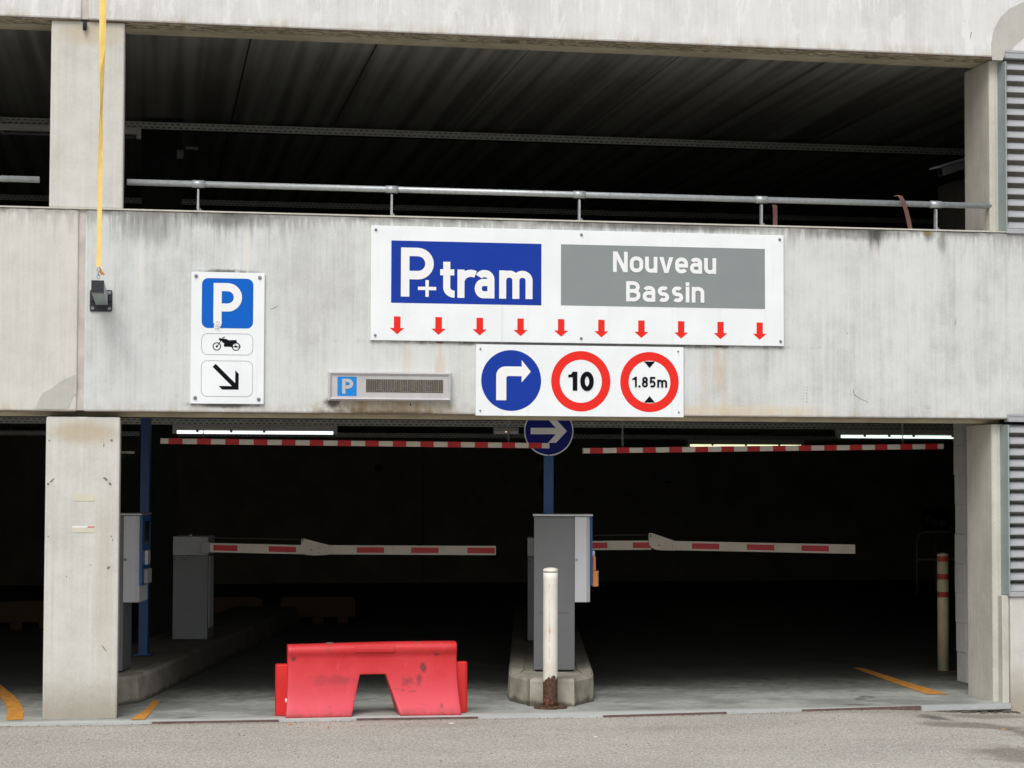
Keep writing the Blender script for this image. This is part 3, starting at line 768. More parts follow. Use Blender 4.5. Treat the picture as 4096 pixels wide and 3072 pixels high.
for pts in ([(6.405, 2.87), (6.409, 2.875), (6.411, 2.835), (6.406, 2.825)], [(5.557, 2.765), (5.560, 2.765), (5.560, 2.745), (5.557, 2.745)], [(1.285, 2.862), (1.315, 2.872), (1.338, 2.888), (1.339, 2.885), (1.316, 2.867), (1.286, 2.859)],
            [(6.548, 5.055), (6.556, 5.06), (6.546, 5.01), (6.541, 5.00)], [(5.60, 2.34), (5.604, 2.34), (5.612, 2.30), (5.66, 2.27), (5.72, 2.245), (5.72, 2.242), (5.658, 2.266), (5.608, 2.296)]):
    bm = bmesh.new(); sheet(bm, [(x - 3, z) for x, z in pts], -.001); link('scratch', bm, 'scuff', bld)
for (x0, x1, z0, z1) in ((-.063, .083, 1.503, 1.548), (-.068, .083, 1.285, 1.318)):
    t = box('tape_strip', x0, x1, 0.0325, 0.034, z0, z1, 'paper_tape')
    tag(t, 'faded tape strip on the left column, ' + ('upper one without any coloured edge' if z0 > 1.4 else 'lower one below a white and red paper edge'), 'tape', 'tape remains on the column')
    if z0 < 1.4:
        box('paper_edge', x0, x1, 0.0320, 0.0342, 1.3185, 1.330, 'paper', t); box('red_print', .038, .083, 0.0313, 0.0319, 1.3205, 1.3275, 'arm_red', t)
bm = bmesh.new(); cyl(bm, (2.289 - 3, -.003, 2.192), (2.289 - 3, .002, 2.192), .0065, n=10); cyl(bm, (2.289 - 3, -.002, 2.203), (2.289 - 3, .002, 2.203), .004, n=8); link('drilled_hole', bm, 'dark', bld)
for cx, cz, cols, rows, s in ((5.22, 2.24, 2, 6, .022), (6.18, 2.20, 2, 2, .014), (5.24, 2.24, 1, 3, .03)):
    for i in range(cols):
        for j in range(rows):
            bm = bmesh.new(); x, z = cx + i * s * 1.1, cz + j * s; sheet(bm, [(x - 3 + .0035 * math.cos(k * PI / 3), z + .0035 * math.sin(k * PI / 3)) for k in range(6)], -.001); link('anchor_hole', bm, 'scuff', bld)
# drain spout at the joint in the upper beam
bm = bmesh.new(); cyl(bm, (-.023 - 3, .01, 4.80), (-.023 - 3, .01, 4.86), .014, .016, 12); link('drip_pipe', bm, 'dark', bld, smooth=True)

# block wall end behind the right column
bw = tag(empty('block_wall', (7.4, 1.5, 0)), 'whitewashed block wall end with a ragged edge behind the right column', 'wall')
z = 0.0; k = 0
while z < 2.2:
    hgt = min(.243, 2.235 - z); x0 = 7.062 + random.uniform(-.008, .006) - .018 * (z / 2.2)
    box('block', x0 - 7.4, 7.55 - 7.4, -.10 + random.uniform(-.002, .002), .10, z + .001, z + hgt - .001, 'block', bw, 0.003)
    z += hgt; k += 1
box('mortar', 7.07 - 7.4, 7.54 - 7.4, -.09, .09, 0, 2.236, 'block', bw)

# ---- louvre panels
def slat_mesh():
    bm = bmesh.new()
    # profile (y,z): blade leaning out to the bottom with a rounded lip
    pr = [(0.10, 0.070), (0.05, 0.060), (0.028, 0.051), (0.016, 0.037), (0.007, 0.019), (0.001, 0.005), (0.003, 0.0), (0.010, 0.0), (0.014, 0.016), (0.022, 0.032), (0.034, 0.044), (0.055, 0.055), (0.10, 0.066)]
    A = [bm.verts.new((0, y, z)) for y, z in pr]; B = [bm.verts.new((2.2, y, z)) for y, z in pr]
    for i in range(len(pr)): j = (i + 1) % len(pr); bm.faces.new((A[i], A[j], B[j], B[i]))
    bm.faces.new(A); bm.faces.new(B[::-1])
    bmesh.ops.recalc_face_normals(bm, faces=bm.faces)
    me = bpy.data.meshes.new('slat'); bm.to_mesh(me); bm.free(); me.materials.append(M['louvre'])
    for p in me.polygons: p.use_smooth = len(p.vertices) == 4
    return me
SLAT = slat_mesh()
def louvre(z0, z1, label):
    root = tag(empty('louvre_panel', (6.82, 0, z0)), label, 'louvre', 'grey louvre panels at the right edge')
    H = z1 - z0
    box('top_rail', 0.0, 2.3, -0.022, 0.06, H - .058, H, 'louvre', root, 0.004)
    box('top_lip', -0.001, 2.3, -0.027, -0.0225, H - .014, H + .003, 'louvre', root)
    box('bottom_rail', 0.0, 2.3, -0.020, 0.06, 0, .036, 'louvre', root, 0.004)
    bm = bmesh.new(); prism_xy(bm, [(-.003, -.012), (0.006, -.014), (0.006, .098), (-.024, .098)], .012, H - .08); link('side_frame', bm, 'louvre_edge', root)
    n = int((H - .058 - .036) / .0842); p = (H - .058 - .036) / n
    for i in range(n):
        s = bpy.data.objects.new('slat', SLAT); COL.objects.link(s); s.parent = root; s.location = (0.008, -0.010, .038 + i * p)
    for xm in (.75, 1.5): box('mullion', xm, xm + .03, .112, .13, .02, H - .05, 'louvre_edge', root)
    box('bracket_rail', .17, .21, .112, .125, .02, H - .05, 'dark', root)
    for i in range(n):
        box('slat_bracket', .10, .20, .105, .111, .06 + i * p, .075 + i * p, 'louvre_edge', root)
    box('backing', 0.01, 2.3, .16, .17, 0, H, 'dark', root)
louvre(3.531, 4.923, 'grey slatted louvre panel beside the upper open deck at the right edge')
louvre(0.792, 2.163, 'grey slatted louvre panel beside the ground-floor entrance at the right edge')

# ================================================================== HANDRAIL
hr = tag(empty('handrail', (3.5, 0.12, 3.553)), 'long galvanised tube handrail on five posts along the parapet', 'handrail')
def rail(root, x0, x1, z, ox):
    bm = bmesh.new(); cyl(bm, (x0 - ox, 0, z), (x1 - ox, 0, z), .0225, n=18); shade_auto(link('rail', bm, 'galv', root))
rail(hr, .278, 6.779, 3.753 - 3.553, 3.5)
for x in (.776, 2.158, 3.543, 4.932, 6.306):
    bm = bmesh.new(); bx(bm, x - 3.5 - .006, x - 3.5 + .006, -.022, .022, 0.006, .16); 
    prism_xz(bm, [(x - 3.5 - .009, .02), (x - 3.5 + .009, .02), (x - 3.5 + .006, .165), (x - 3.5 - .006, .165)], -.004, .004)
    p = link('post', bm, 'galv', hr)
    bm = bmesh.new(); cyl(bm, (x - 3.5 - .045, 0, .2), (x - 3.5 + .045, 0, .2), .0275, n=18); shade_auto(link('coupling', bm, 'galv', hr))
    box('foot_plate', x - 3.5 - .032, x - 3.5 + .032, -.03, .03, 0, .008, 'galv', hr)
    bm = bmesh.new(); cyl(bm, (x - 3.5 + .016, -.015, .008), (x - 3.5 + .016, -.015, .022), .007, n=6); link('bolt', bm, 'bolt', hr)
hl = tag(empty('handrail', (-1.5, 0.12, 3.553)), 'short end of a galvanised tube handrail left of the column', 'handrail')
rail(hl, -3.6, -.325, .2, -1.5)
for x in (-2.9, -1.7):
    box('post', x + 1.5 - .006, x + 1.5 + .006, -.02, .02, 0, .18, 'galv', hl)
# two loose brown straps
def strap(pts, w, th, label, lean=0):
    bm = bmesh.new()
    prev = None
    for i, (x, y, z) in enumerate(pts):
        ring_ = [bm.verts.new((x + sx * w / 2, y + sy * th, z)) for sx, sy in ((-1, -1), (1, -1), (1, 1), (-1, 1))]
        if prev:
            for k in range(4): bm.faces.new((prev[k], prev[(k + 1) % 4], ring_[(k + 1) % 4], ring_[k]))
        else: bm.faces.new(ring_[::-1])
        prev = ring_
    bm.faces.new(prev)
    bmesh.ops.recalc_face_normals(bm, faces=bm.faces)
    o = link('strap', bm, 'strap_brown', origin=pts[0]); return tag(o, label, 'strap', 'brown straps behind the handrail')
strap([(5.065, .20, 3.553), (5.066, .20, 3.65), (5.064, .20, 3.722), (5.055, .205, 3.728)], .034, .002, 'straight upright brown strap end standing behind the handrail')
strap([(6.105, .12, 3.553), (6.088, .11, 3.62), (6.062, .09, 3.69), (6.03, .07, 3.76), (6.005, .065, 3.80), (5.985, .068, 3.808), (5.968, .075, 3.80)], .034, .002, 'bent leaning brown strap hooked over the handrail')

# ================================================================== SIGNS
def T(root, pts): return [(x - root.location.x, z - root.location.z) for x, z in pts]
# --- big P+tram sign
S = tag(empty('entrance_sign', (3.53, 0, 3.06)), 'wide white sign with blue P+tram field, grey Nouveau Bassin field and red arrows', 'sign')
ox, oz = 3.53, 3.06
bm = bmesh.new(); prism_xz(bm, [(1.997 - ox, 2.651 - oz), (5.061 - ox, 2.651 - oz), (5.061 - ox, 3.472 - oz), (1.997 - ox, 3.472 - oz)], -.022, -.004); link('panel', bm, 'sign_white', S, bevel=.002)
Y1 = -.0228
def flat(root, name, pts, mat, y=Y1, o=(ox, oz)):
    bm = bmesh.new(); sheet(bm, [(x - o[0], z - o[1]) for x, z in pts], y); return link(name, bm, mat, root)
flat(S, 'blue_field', [(2.142, 2.920), (3.235, 2.920), (3.235, 3.367), (2.142, 3.367)], 'sign_blue')
flat(S, 'grey_field', [(3.379, 2.923), (4.916, 2.923), (4.916, 3.368), (3.379, 3.368)], 'sign_grey')
Y2 = -.0242
def lettering(root, text, x, z, cap, w, width, y=Y2, mat='print_white', o=(ox, oz), gap=.1, xh=.74, name='lettering'):
    bm = bmesh.new(); write(bm, text, x - o[0], z - o[1], cap, w, y, gap=gap, width=width, xh=xh)
    return link(name, bm, mat, root)
lettering(S, 'P', 2.211, 2.966, .352, .061, .238)
bm = bmesh.new()
for (a, b) in (((2.335, 3.027), (2.467, 3.027)), ((2.401, 2.967), (2.401, 3.087))): ribbon(bm, [(a[0] - ox, a[1] - oz), (b[0] - ox, b[1] - oz)], .024, Y2 - (.0002 if a[0] == b[0] else 0))
link('plus_mark', bm, 'print_white', S)
for ch, x, wd in (('t', 2.495, .106), ('r', 2.618, .120), ('a', 2.748, .140), ('m', 2.924, .246)):
    lettering(S, ch, x, 2.964, .258, .051, wd, xh=.79)
lettering(S, 'Nouveau', 3.765, 3.174, .150, .0280, .779, gap=.085, xh=.78)
lettering(S, 'Bassin', 3.862, 2.961, .148, .0280, .592, gap=.085, xh=.78)
for i in range(10):
    x = 2.187 + i * (4.875 - 2.187) / 9; zt, zb = 2.823, 2.695; h = zb + .045
    flat(S, 'arrow', [(x - .024, zt), (x - .024, h), (x - .053, h), (x, zb), (x + .053, h), (x + .024, h), (x + .024, zt)], 'sign_red')
for x, z in ((2.03, 3.44), (3.53, 3.44), (5.03, 3.44), (2.03, 2.685), (3.53, 2.685), (5.035, 2.685)): bolt(S, x - ox, -.022, z - oz, .007)

# --- regulation sign
S2 = tag(empty('regulation_sign', (3.527, 0, 2.376)), 'white panel with turn-right arrow, red 10 circle and red 1.85m circle', 'sign')
o2 = (3.527, 2.376)
bm = bmesh.new(); prism_xz(bm, [(2.758 - o2[0], 2.119 - o2[1]), (4.297 - o2[0], 2.119 - o2[1]), (4.297 - o2[0], 2.632 - o2[1]), (2.758 - o2[0], 2.632 - o2[1])], -.020, -.004); link('panel', bm, 'sign_white', S2, bevel=.0015)
Y1b, Y2b = -.0208, -.0222
cz = 2.374
flat(S2, 'blue_disc', disc_pts(3.016, cz, .2195, 64), 'sign_blue', Y1b, o2)
pts = [(3.016 - .110, cz - .143), (3.016 - .036, cz - .143), (3.016 - .036, cz + .018)] + [(3.016 - .036 + .016 - .016 * math.cos(math.radians(a)), cz + .018 + .014 * math.sin(math.radians(a))) for a in (30, 60, 90)] + \
      [(3.016 + .076, cz + .032), (3.016 + .076, cz - .013), (3.016 + .143, cz + .065), (3.016 + .076, cz + .148), (3.016 + .076, cz + .101), (3.016 - .045, cz + .101)] + \
      [(3.016 - .045 - .065 * math.sin(math.radians(a)), cz + .036 + .065 * math.cos(math.radians(a))) for a in (20, 40, 60, 80, 90)]
flat(S2, 'turn_arrow', pts, 'print_white', Y2b, o2)
for cx in (3.5285, 4.0405):
    bm = bmesh.new(); ring(bm, cx - o2[0], cz - o2[1], .2195, .156, Y1b); link('red_ring', bm, 'sign_red', S2)
lettering(S2, '10', 3.5285 - .094, cz - .069, .138, .034, .192, Y2b, 'sign_black', o2, gap=.10)
lettering(S2, '1.85m', 4.0405 - .131, cz - .040, .078, .0145, .263, Y2b, 'sign_black', o2, gap=.13, xh=.74)
for s in (1, -1):
    flat(S2, 'triangle_mark', [(4.0405 - .041, cz + s * .150), (4.0405 + .041, cz + s * .150), (4.0405, cz + s * .102)], 'sign_black', Y2b, o2)
for x, z in ((2.79, 2.60), (2.79, 2.155), (4.255, 2.60), (4.26, 2.155)): bolt(S2, x - o2[0], -.020, z - o2[1], .0045)

# --- motorcycle parking sign
S3 = tag(empty('motorcycle_parking_sign', (.9875, 0, 2.65)), 'upright white sign with blue P, a motorcycle and a diagonal arrow', 'sign')
o3 = (.9875, 2.65)
bm = bmesh.new(); prism_xz(bm, T(S3, [(.732, 2.187), (1.244, 2.187), (1.244, 3.114), (.732, 3.114)]), -.022, -.004); link('panel', bm, 'sign_white', S3, bevel=.002)
flat(S3, 'blue_square', rrect(.806, 1.165, 2.719, 3.071, .045), 'sign_blue_bright', Y1, o3)
bm = bmesh.new()
Px, Pz, wP = .888 - o3[0], 0, .057
def zz(y): return 3.071 - (y - 97) * .000585 - o3[1]
def xx(x): return .806 + (x - 172) * .000594 - o3[0]
ribbon(bm, [(xx(357), zz(640)), (xx(357), zz(155))], .057, Y2)
rad = (zz(155 + 48) - zz(497 - 48)) / 2
ribbon(bm, [(xx(400), zz(203)), (xx(595) - rad, zz(203))] + arc(xx(595) - rad, (zz(203) + zz(449)) / 2, rad, rad, 90, -90, 16) + [(xx(400), zz(449))], .057, Y2 - .0003)
link('letter_p', bm, 'print_white', S3)
flat(S3, 'torn_sticker', [(xx(325) + o3[0], zz(612) + o3[1]), (xx(408) + o3[0], zz(628) + o3[1]), (xx(404) + o3[0], zz(655) + o3[1]), (xx(385) + o3[0], zz(700) + o3[1]), (xx(402) + o3[0], zz(732) + o3[1]), (xx(372) + o3[0], zz(722) + o3[1]), (xx(312) + o3[0], zz(708) + o3[1])], 'paper', Y2 - .0008, o3)
# printed lines of text left on the torn sticker
bm = bmesh.new()
STK = {'E': [[(0, 1), (0, 0), (.6, 0)], [(0, 1), (.6, 1)], [(0, .5), (.5, .5)]][::1], 'N': [[(0, 0), (0, 1), (.6, 0), (.6, 1)]], 'S': [[(.6, .95), (0, .85), (.6, .25), (0, .05)]], 'L': [[(0, 1), (0, 0), (.55, 0)]], 'U': [[(0, 1), (0, 0), (.6, 0), (.6, 1)]],
       'T': [[(0, 1), (.6, 1)], [(.3, 1), (.3, 0)]], 'P': [[(0, 0), (0, 1), (.6, 1), (.6, .5), (0, .5)]], 'O': [[(0, 0), (0, 1), (.6, 1), (.6, 0), (0, 0)]], 'R': [[(0, 0), (0, 1), (.6, 1), (.6, .5), (0, .5), (.6, 0)]], 'M': [[(0, 0), (0, 1), (.3, .5), (.6, 1), (.6, 0)]]}
for row, (txt, x0, y0) in enumerate((('ENS', 345, 632), ('LUTT', 345, 660), ('POUR', 338, 684), ('EMP', 336, 708))):
    for i, ch in enumerate(txt):
        for st in STK[ch]:
            ribbon(bm, [(xx(x0 + i * 14.5 + a * 13), zz(y0 + i * 1.5 - b * 13)) for a, b in st], .0014, Y2 - .0012)
link('sticker_print', bm, 'print_line', S3)
for z0, z1 in ((2.532, 2.680), (2.238, 2.489)):
    bm = bmesh.new(); ribbon(bm, T(S3, rrect(.807, 1.165, z0, z1, .042)), .0026, Y1, True); link('border_line', bm, 'print_line', S3)
bm = bmesh.new()
for cx in (353, 577):
    ring(bm, xx(cx), zz(919), .0295, .0225, Y1, 28); sheet(bm, disc_pts(xx(cx), zz(919), .008, 14), Y1)
link('motorcycle_wheels', bm, 'sign_black', S3)
bm = bmesh.new()
sheet(bm, [(xx(a), zz(b)) for a, b in ((376, 838), (378, 820), (392, 816), (404, 823), (425, 822), (470, 830), (490, 843), (580, 838), (590, 868), (610, 880), (628, 898), (622, 903), (598, 884), (575, 879), (552, 884), (536, 898), (526, 922), (442, 922), (432, 908), (440, 882), (420, 872), (406, 852), (386, 852))], Y1 - .0004)
ribbon(bm, [(xx(400), zz(852)), (xx(353), zz(918))], .005, Y1 - .0006)
ribbon(bm, [(xx(412), zz(828)), (xx(430), zz(809)), (xx(447), zz(803))], .005, Y1 - .0006)
ribbon(bm, [(xx(520), zz(920)), (xx(634), zz(921))], .006, Y1 - .0007)
ribbon(bm, [(xx(560), zz(880)), (xx(577), zz(918))], .004, Y1 - .0007)
link('motorcycle_body', bm, 'sign_black', S3)
bm = bmesh.new(); sheet(bm, [(xx(a), zz(b)) for a, b in ((305, 1165), (342, 1128), (572, 1358), (572, 1203), (613, 1245), (613, 1437), (420, 1437), (377, 1394), (533, 1394))], Y1); link('diagonal_arrow', bm, 'sign_black', S3)
for x, z in ((.765, 3.083), (1.209, 3.08), (.766, 2.226), (1.209, 2.22)): bolt(S3, x - o3[0], -.022, z - o3[1], .009)

# --- parking display box
S4 = tag(empty('parking_display', (2.137, 0, 2.32)), 'flat aluminium display box with small blue P and a switched-off dot matrix', 'display')
o4 = (2.137, 2.32)
x0, x1, z0, z1 = 1.697 - o4[0], 2.577 - o4[0], 2.217 - o4[1], 2.423 - o4[1]
box('housing', x0 + .004, x1 - .004, -.045, -.001, z0 + .004, z1 - .004, 'led_face', S4)
fw = .023
def frame_side(pts):
    # chamfered profile: outer edge at the wall, ridge in the middle
    bm = bmesh.new(); (a, b, c, d) = pts   # outer a-b, inner c-d
    m1 = ((a[0] + d[0]) / 2, (a[1] + d[1]) / 2); m2 = ((b[0] + c[0]) / 2, (b[1] + c[1]) / 2)
    V = lambda p, y: bm.verts.new((p[0], y, p[1]))
    A0, B0, A1, B1, A2, B2, A3, B3 = V(a, 0), V(b, 0), V(a, -.046), V(b, -.046), V(m1, -.060), V(m2, -.060), V(d, -.050), V(c, -.050)
    A4, B4 = V(d, -.03), V(c, -.03)
    for q in ((A0, B0, B1, A1), (A1, B1, B2, A2), (A2, B2, B3, A3), (A3, B3, B4, A4)): bm.faces.new(q)
    link('frame_bar', bm, 'alu', S4)
frame_side([(x0, z1), (x1, z1), (x1 - fw, z1 - fw), (x0 + fw, z1 - fw)])
frame_side([(x1, z0), (x0, z0), (x0 + fw, z0 + fw), (x1 - fw, z0 + fw)])
frame_side([(x0, z0), (x0, z1), (x0 + fw, z1 - fw), (x0 + fw, z0 + fw)])
frame_side([(x1, z1), (x1, z0), (x1 - fw, z0 + fw), (x1 - fw, z1 - fw)])
flat(S4, 'blue_square', rrect(1.761, 1.898, 2.250, 2.387, .006, 3), 'sign_blue_sky', -.0460, o4)
lettering(S4, 'P', 1.792, 2.266, .106, .024, .083, -.0472, 'led_face', o4)
flat(S4, 'led_field', [(1.964, 2.277), (2.517, 2.277), (2.517, 2.371), (1.964, 2.371)], 'led_dark', -.0460, o4)
bm = bmesh.new(); bm2 = bmesh.new()
rows_on = ["1000001", "1000001", "1000001", "1000001", "1000001", "0100010", "0000000", "0111110", "1111111", "1000001", "1000001", "1110110", "0000001", "1111110", "0000011", "1111110", "1100000", "0000000",
           "1111111", "1111111", "0001001", "0001001", "1111111", "0000001", "0110110", "1111111", "1111110", "1001001", "1000101", "0110000", "1000000", "1111111", "1111111", "1001001", "1001101", "1001001", "1000000", "0000001", "0000001", "1111111", "0000001", "0000001"]
for c in range(42):
    x = 1.972 + c * (.538 / 41) - o4[0]
    sheet(bm, [(x - .0016, 2.280 - o4[1]), (x + .0016, 2.280 - o4[1]), (x + .0016, 2.368 - o4[1]), (x - .0016, 2.368 - o4[1])], -.0468)
    for r in range(7):
        if rows_on[c][r] == '1':
            z = 2.365 - r * .0132 - o4[1]; sheet(bm2, disc_pts(x, z, .0036, 6), -.0475)
tag(link('led_columns', bm, 'led_strip', S4), kind='stuff'); tag(link('led_dots', bm2, 'led_dot', S4), kind='stuff')

# --- round arrow sign on the blue post behind the beam
post2 = tag(empty('blue_post', (3.615, 1.62, .2), -math.radians(10.5)), 'blue square post rising behind the pay machine on the middle island', 'post')
box('post_tube', -.0375, .0375, -.0375, .0375, 0, 2.04, 'post_blue', post2, .004)
box('foot_plate', -.07, .07, -.07, .07, 0, .01, 'post_blue', post2)
box('post_sleeve', -.039, .039, -.039, .039, .92, 1.66, 'mach_blue', post2)
S5 = tag(empty('round_arrow_sign', (3.592, 1.50, 2.043), -math.radians(10.5)), 'round blue sign with white right arrow partly hidden behind the beam', 'sign')
bm = bmesh.new(); prism_xz(bm, disc_pts(0, 0, .197, 56), -.004, .004); link('disc', bm, 'sign_white', S5)
bm = bmesh.new(); sheet(bm, disc_pts(0, 0, .188, 56), -.0048); link('blue_face', bm, 'sign_blue_faded', S5)
bm = bmesh.new(); sheet(bm, [(-.145, .026), (-.145, -.025), (.055, -.025), (-.006, -.093), (.058, -.093), (.145, 0), (.058, .094), (-.006, .094), (.055, .026)], -.0056); link('arrow', bm, 'print_white', S5)
box('bracket', -.05, .05, .004, .08, -.02, .02, 'bolt', S5)
bm = bmesh.new(); cyl(bm, (0, -.006, -.19), (0, -.012, -.19), .006, n=8); link('bolt', bm, 'dark', S5)

# ================================================================== BLACK ARM WITH YELLOW STRAP
A = tag(empty('mast_bracket', (.11, 0, 2.90)), 'black steel bracket arm on a bolted plate low on the concrete panel', 'bracket')
bm = bmesh.new(); prism_xz(bm, rrect(-.075, .078, -.077, .075, .012, 4), -.012, 0); link('wall_plate', bm, 'black_paint', A, bevel=.002)
bm = bmesh.new()
def quadtube(bm, a, b):
    V = [bm.verts.new(p) for p in a] + [bm.verts.new(p) for p in b]
    for i in range(4): j = (i + 1) % 4; bm.faces.new((V[i], V[j], V[4 + j], V[4 + i]))
    bm.faces.new(V[:4][::-1]); bm.faces.new(V[4:])
fx0, fx1, fz0, fz1 = -.051, .031, .014, .094
quadtube(bm, [(-.035, -.012, -.033), (.048, -.012, -.033), (.048, -.012, .045), (-.035, -.012, .045)], [(fx0, -.5, fz0), (fx1, -.5, fz0), (fx1, -.5, fz1), (fx0, -.5, fz1)])
link('arm', bm, 'louvre_edge', A, bevel=.003)
bm = bmesh.new(); quadtube(bm, [(fx0 - .001, -.46, fz0 - .004), (fx1 + .001, -.46, fz0 - .004), (fx1 + .001, -.46, fz1 + .001), (fx0 - .001, -.46, fz1 + .001)], [(fx0 - .001, -.506, fz0 - .001), (fx1 + .001, -.506, fz0 - .001), (fx1 + .001, -.506, fz1 + .001), (fx0 - .001, -.506, fz1 + .001)])
link('end_cap', bm, 'black_paint', A)
box('rib', -.060, -.045, -.06, -.012, -.004, .010, 'black_paint', A); box('rib', .058, .073, -.06, -.012, -.004, .010, 'black_paint', A)
for x, z in ((-.056, -.055), (.060, -.055), (.060, .055), (.036, .055)): bolt(A, x, -.012, z, .008)
# eyelet and hook
K_ = tag(empty('tension_strap', (.105, -.5, 3.0)), 'yellow tension strap running up from the black bracket arm', 'strap')
bm = bmesh.new()
rings = [(0.0, .030, 0), (.3, .030, .1), (.6, .031, .25), (.85, .034, .6), (1.1, .038, 1.05), (1.3, .044, .8), (1.5, .045, .35), (1.8, .045, .12), (2.3, .045, 0), (3.2, .045, 0)]
prev = None
for z, w, tw in rings:
    x = .004 * z; c, s = math.cos(tw), math.sin(tw)
    r_ = [bm.verts.new((x + a * c - b * s, a * s + b * c, .085 + z)) for a, b in ((-w / 2, -.0015), (w / 2, -.0015), (w / 2, .0015), (-w / 2, .0015))]
    if prev:
        for k in range(4): bm.faces.new((prev[k], prev[(k + 1) % 4], r_[(k + 1) % 4], r_[k]))
    else: bm.faces.new(r_[::-1])
    prev = r_
bm.faces.new(prev); link('webbing', bm, 'strap', K_)
bm = bmesh.new(); prism_xz(bm, [(.008, .09), (.022, .06), (.045, .035), (.018, .030), (.004, .05)], -.004, -.002); link('loose_end', bm, 'orange', K_)
def torus(bm, c, R, r, axis='y', n=18, m=8, sx=1.0):
    rg = []
    for i in range(n):
        a = 2 * PI * i / n; rr = []
        for j in range(m):
            b = 2 * PI * j / m; q = R + r * math.cos(b)
            rr.append(bm.verts.new((c[0] + q * math.cos(a) * sx, c[1] + r * math.sin(b), c[2] + q * math.sin(a)) if axis == 'y' else (c[0] + r * math.sin(b), c[1] + q * math.cos(a), c[2] + q * math.sin(a) * sx)))
        rg.append(rr)
    for i in range(n):
        for j in range(m): bm.faces.new((rg[i][j], rg[(i + 1) % n][j], rg[(i + 1) % n][(j + 1) % m], rg[i][(j + 1) % m]))
bm = bmesh.new(); torus(bm, (0, 0, .07), .013, .004, sx=.7); torus(bm, (-.002, 0, .045), .017, .0035, axis='x'); torus(bm, (0, 0, .02), .014, .004, sx=.7)
link('hook_links', bm, 'galv', K_, smooth=True)

# ================================================================== HEIGHT BARS
def height_bar(xa, za, xb, zb, y, label, chains):
    L = math.hypot(xb - xa, zb - za); root = empty('height_bar', ((xa + xb) / 2, y, (za + zb) / 2))
    root.rotation_euler = (0, -math.atan2(zb - za, xb - xa), 0)
    tag(root, label, 'height bar', 'striped clearance bars hung in the entrance')
    box('bar_tube', -L / 2, L / 2, -.021, .021, -.0205, .0205, 'bar_white', root, .003)
    pitch = .2134; n = 14; tot = (n - 1) * pitch + .104; st = -tot / 2
    for i in range(n):
        box('red_band', st + i * pitch, st + i * pitch + .104, -.0222, .0222, -.0217, .0217, 'bar_red', root)
    box('end_cap', -L / 2 - .002, -L / 2 + .004, -.022, .022, -.0215, .0215, 'bar_white', root); box('end_cap', L / 2 - .004, L / 2 + .002, -.022, .022, -.0215, .0215, 'bar_white', root)
    for cxw in chains:
        bm = bmesh.new(); xl = cxw - (xa + xb) / 2
        zl = 0.02
        for q in range(14):
            torus(bm, (xl, 0, zl + .012 + q * .021), .009, .0022, axis='y' if q % 2 else 'x', n=8, m=4)
        link('chain', bm, 'tray', root)
    return root
height_bar(.538, 1.9415, 3.532, 1.9225, 1.2, 'left red and white striped height bar hanging under the beam, overlapping the round sign', (.857, 3.212))
height_bar(3.809, 1.884, 6.787, 1.935, 1.2, 'right red and white striped height bar hanging under the beam, rising to the right', (4.127, 6.45))

# ================================================================== ISLANDS
def island(name, loc, rz, hw, L, label):
    root = tag(empty(name, loc, rz), label, 'traffic island', 'raised kerbed islands in the entrance')
    out = [(-hw, L), (-hw, 4.2), (-hw, 3.2), (-hw, 2.2), (-hw, 1.2), (-hw, .25), (-hw + .02, -.08), (-hw + .15, -.34), (-.17, -.41), (.17, -.41), (hw - .15, -.34), (hw - .02, -.08), (hw, .25), (hw, 1.2), (hw, 2.2), (hw, 3.2), (hw, 4.2), (hw, L)]
    ctr = (0, 1.0)
    groups = [(0, 1), (1, 2), (2, 3), (3, 4), (4, 5), (5, 8), (8, 9), (9, 12), (12, 13), (13, 14), (14, 15), (15, 16), (16, 17)]
    kw = .13
    def inner(i):
        x, y = out[i]; d = Vector((x, y)) - Vector((0, max(y, .35)))
        if d.length < 1e-6: return (x, y + kw)
        d = d.normalized() * kw; return (x - d.x, y - d.y)
    for gidx in groups:
        a, b = gidx
        o_ = [out[i] for i in range(a, b + 1)]; i_ = [inner(i) for i in range(a, b + 1)]
        # draw in ends for a mortar joint
        def lerp(p, q, t): return (p[0] + (q[0] - p[0]) * t, p[1] + (q[1] - p[1]) * t)
        g0 = .004 / max(.05, math.dist(o_[0], o_[1])); g1 = .004 / max(.05, math.dist(o_[-1], o_[-2]))
        n0, ni0 = lerp(o_[0], o_[1], g0), lerp(i_[0], i_[1], g0); n1, ni1 = lerp(o_[-1], o_[-2], g1), lerp(i_[-1], i_[-2], g1)
        o_[0], i_[0], o_[-1], i_[-1] = n0, ni0, n1, ni1
        lean = .012
        bm = bmesh.new(); hz = .2 + random.uniform(-.003, .003)
        bot = [bm.verts.new((x, y, -.001)) for x, y in o_]; 
        def inw(p, q, k): d = Vector(q) - Vector(p); d.normalize(); return (p[0] + d.x * k, p[1] + d.y * k)
        topv = [bm.verts.new((*inw(p, q, lean), hz - .022)) for p, q in zip(o_, i_)]
        top2 = [bm.verts.new((*inw(p, q, lean + .020), hz)) for p, q in zip(o_, i_)]
        inn = [bm.verts.new((x, y, hz)) for x, y in i_]; inb = [bm.verts.new((x, y, -.001)) for x, y in i_]
        n = len(o_)
        for k in range(n - 1):
            for A_, B_ in ((bot, topv), (topv, top2), (top2, inn), (inn, inb), (inb, bot)): bm.faces.new((A_[k], A_[k + 1], B_[k + 1], B_[k]))
        for k in (0, n - 1): bm.faces.new((bot[k], topv[k], top2[k], inn[k], inb[k]))
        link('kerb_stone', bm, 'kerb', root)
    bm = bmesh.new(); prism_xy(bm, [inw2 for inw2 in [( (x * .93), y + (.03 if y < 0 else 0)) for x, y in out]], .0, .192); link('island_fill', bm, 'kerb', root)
    return root
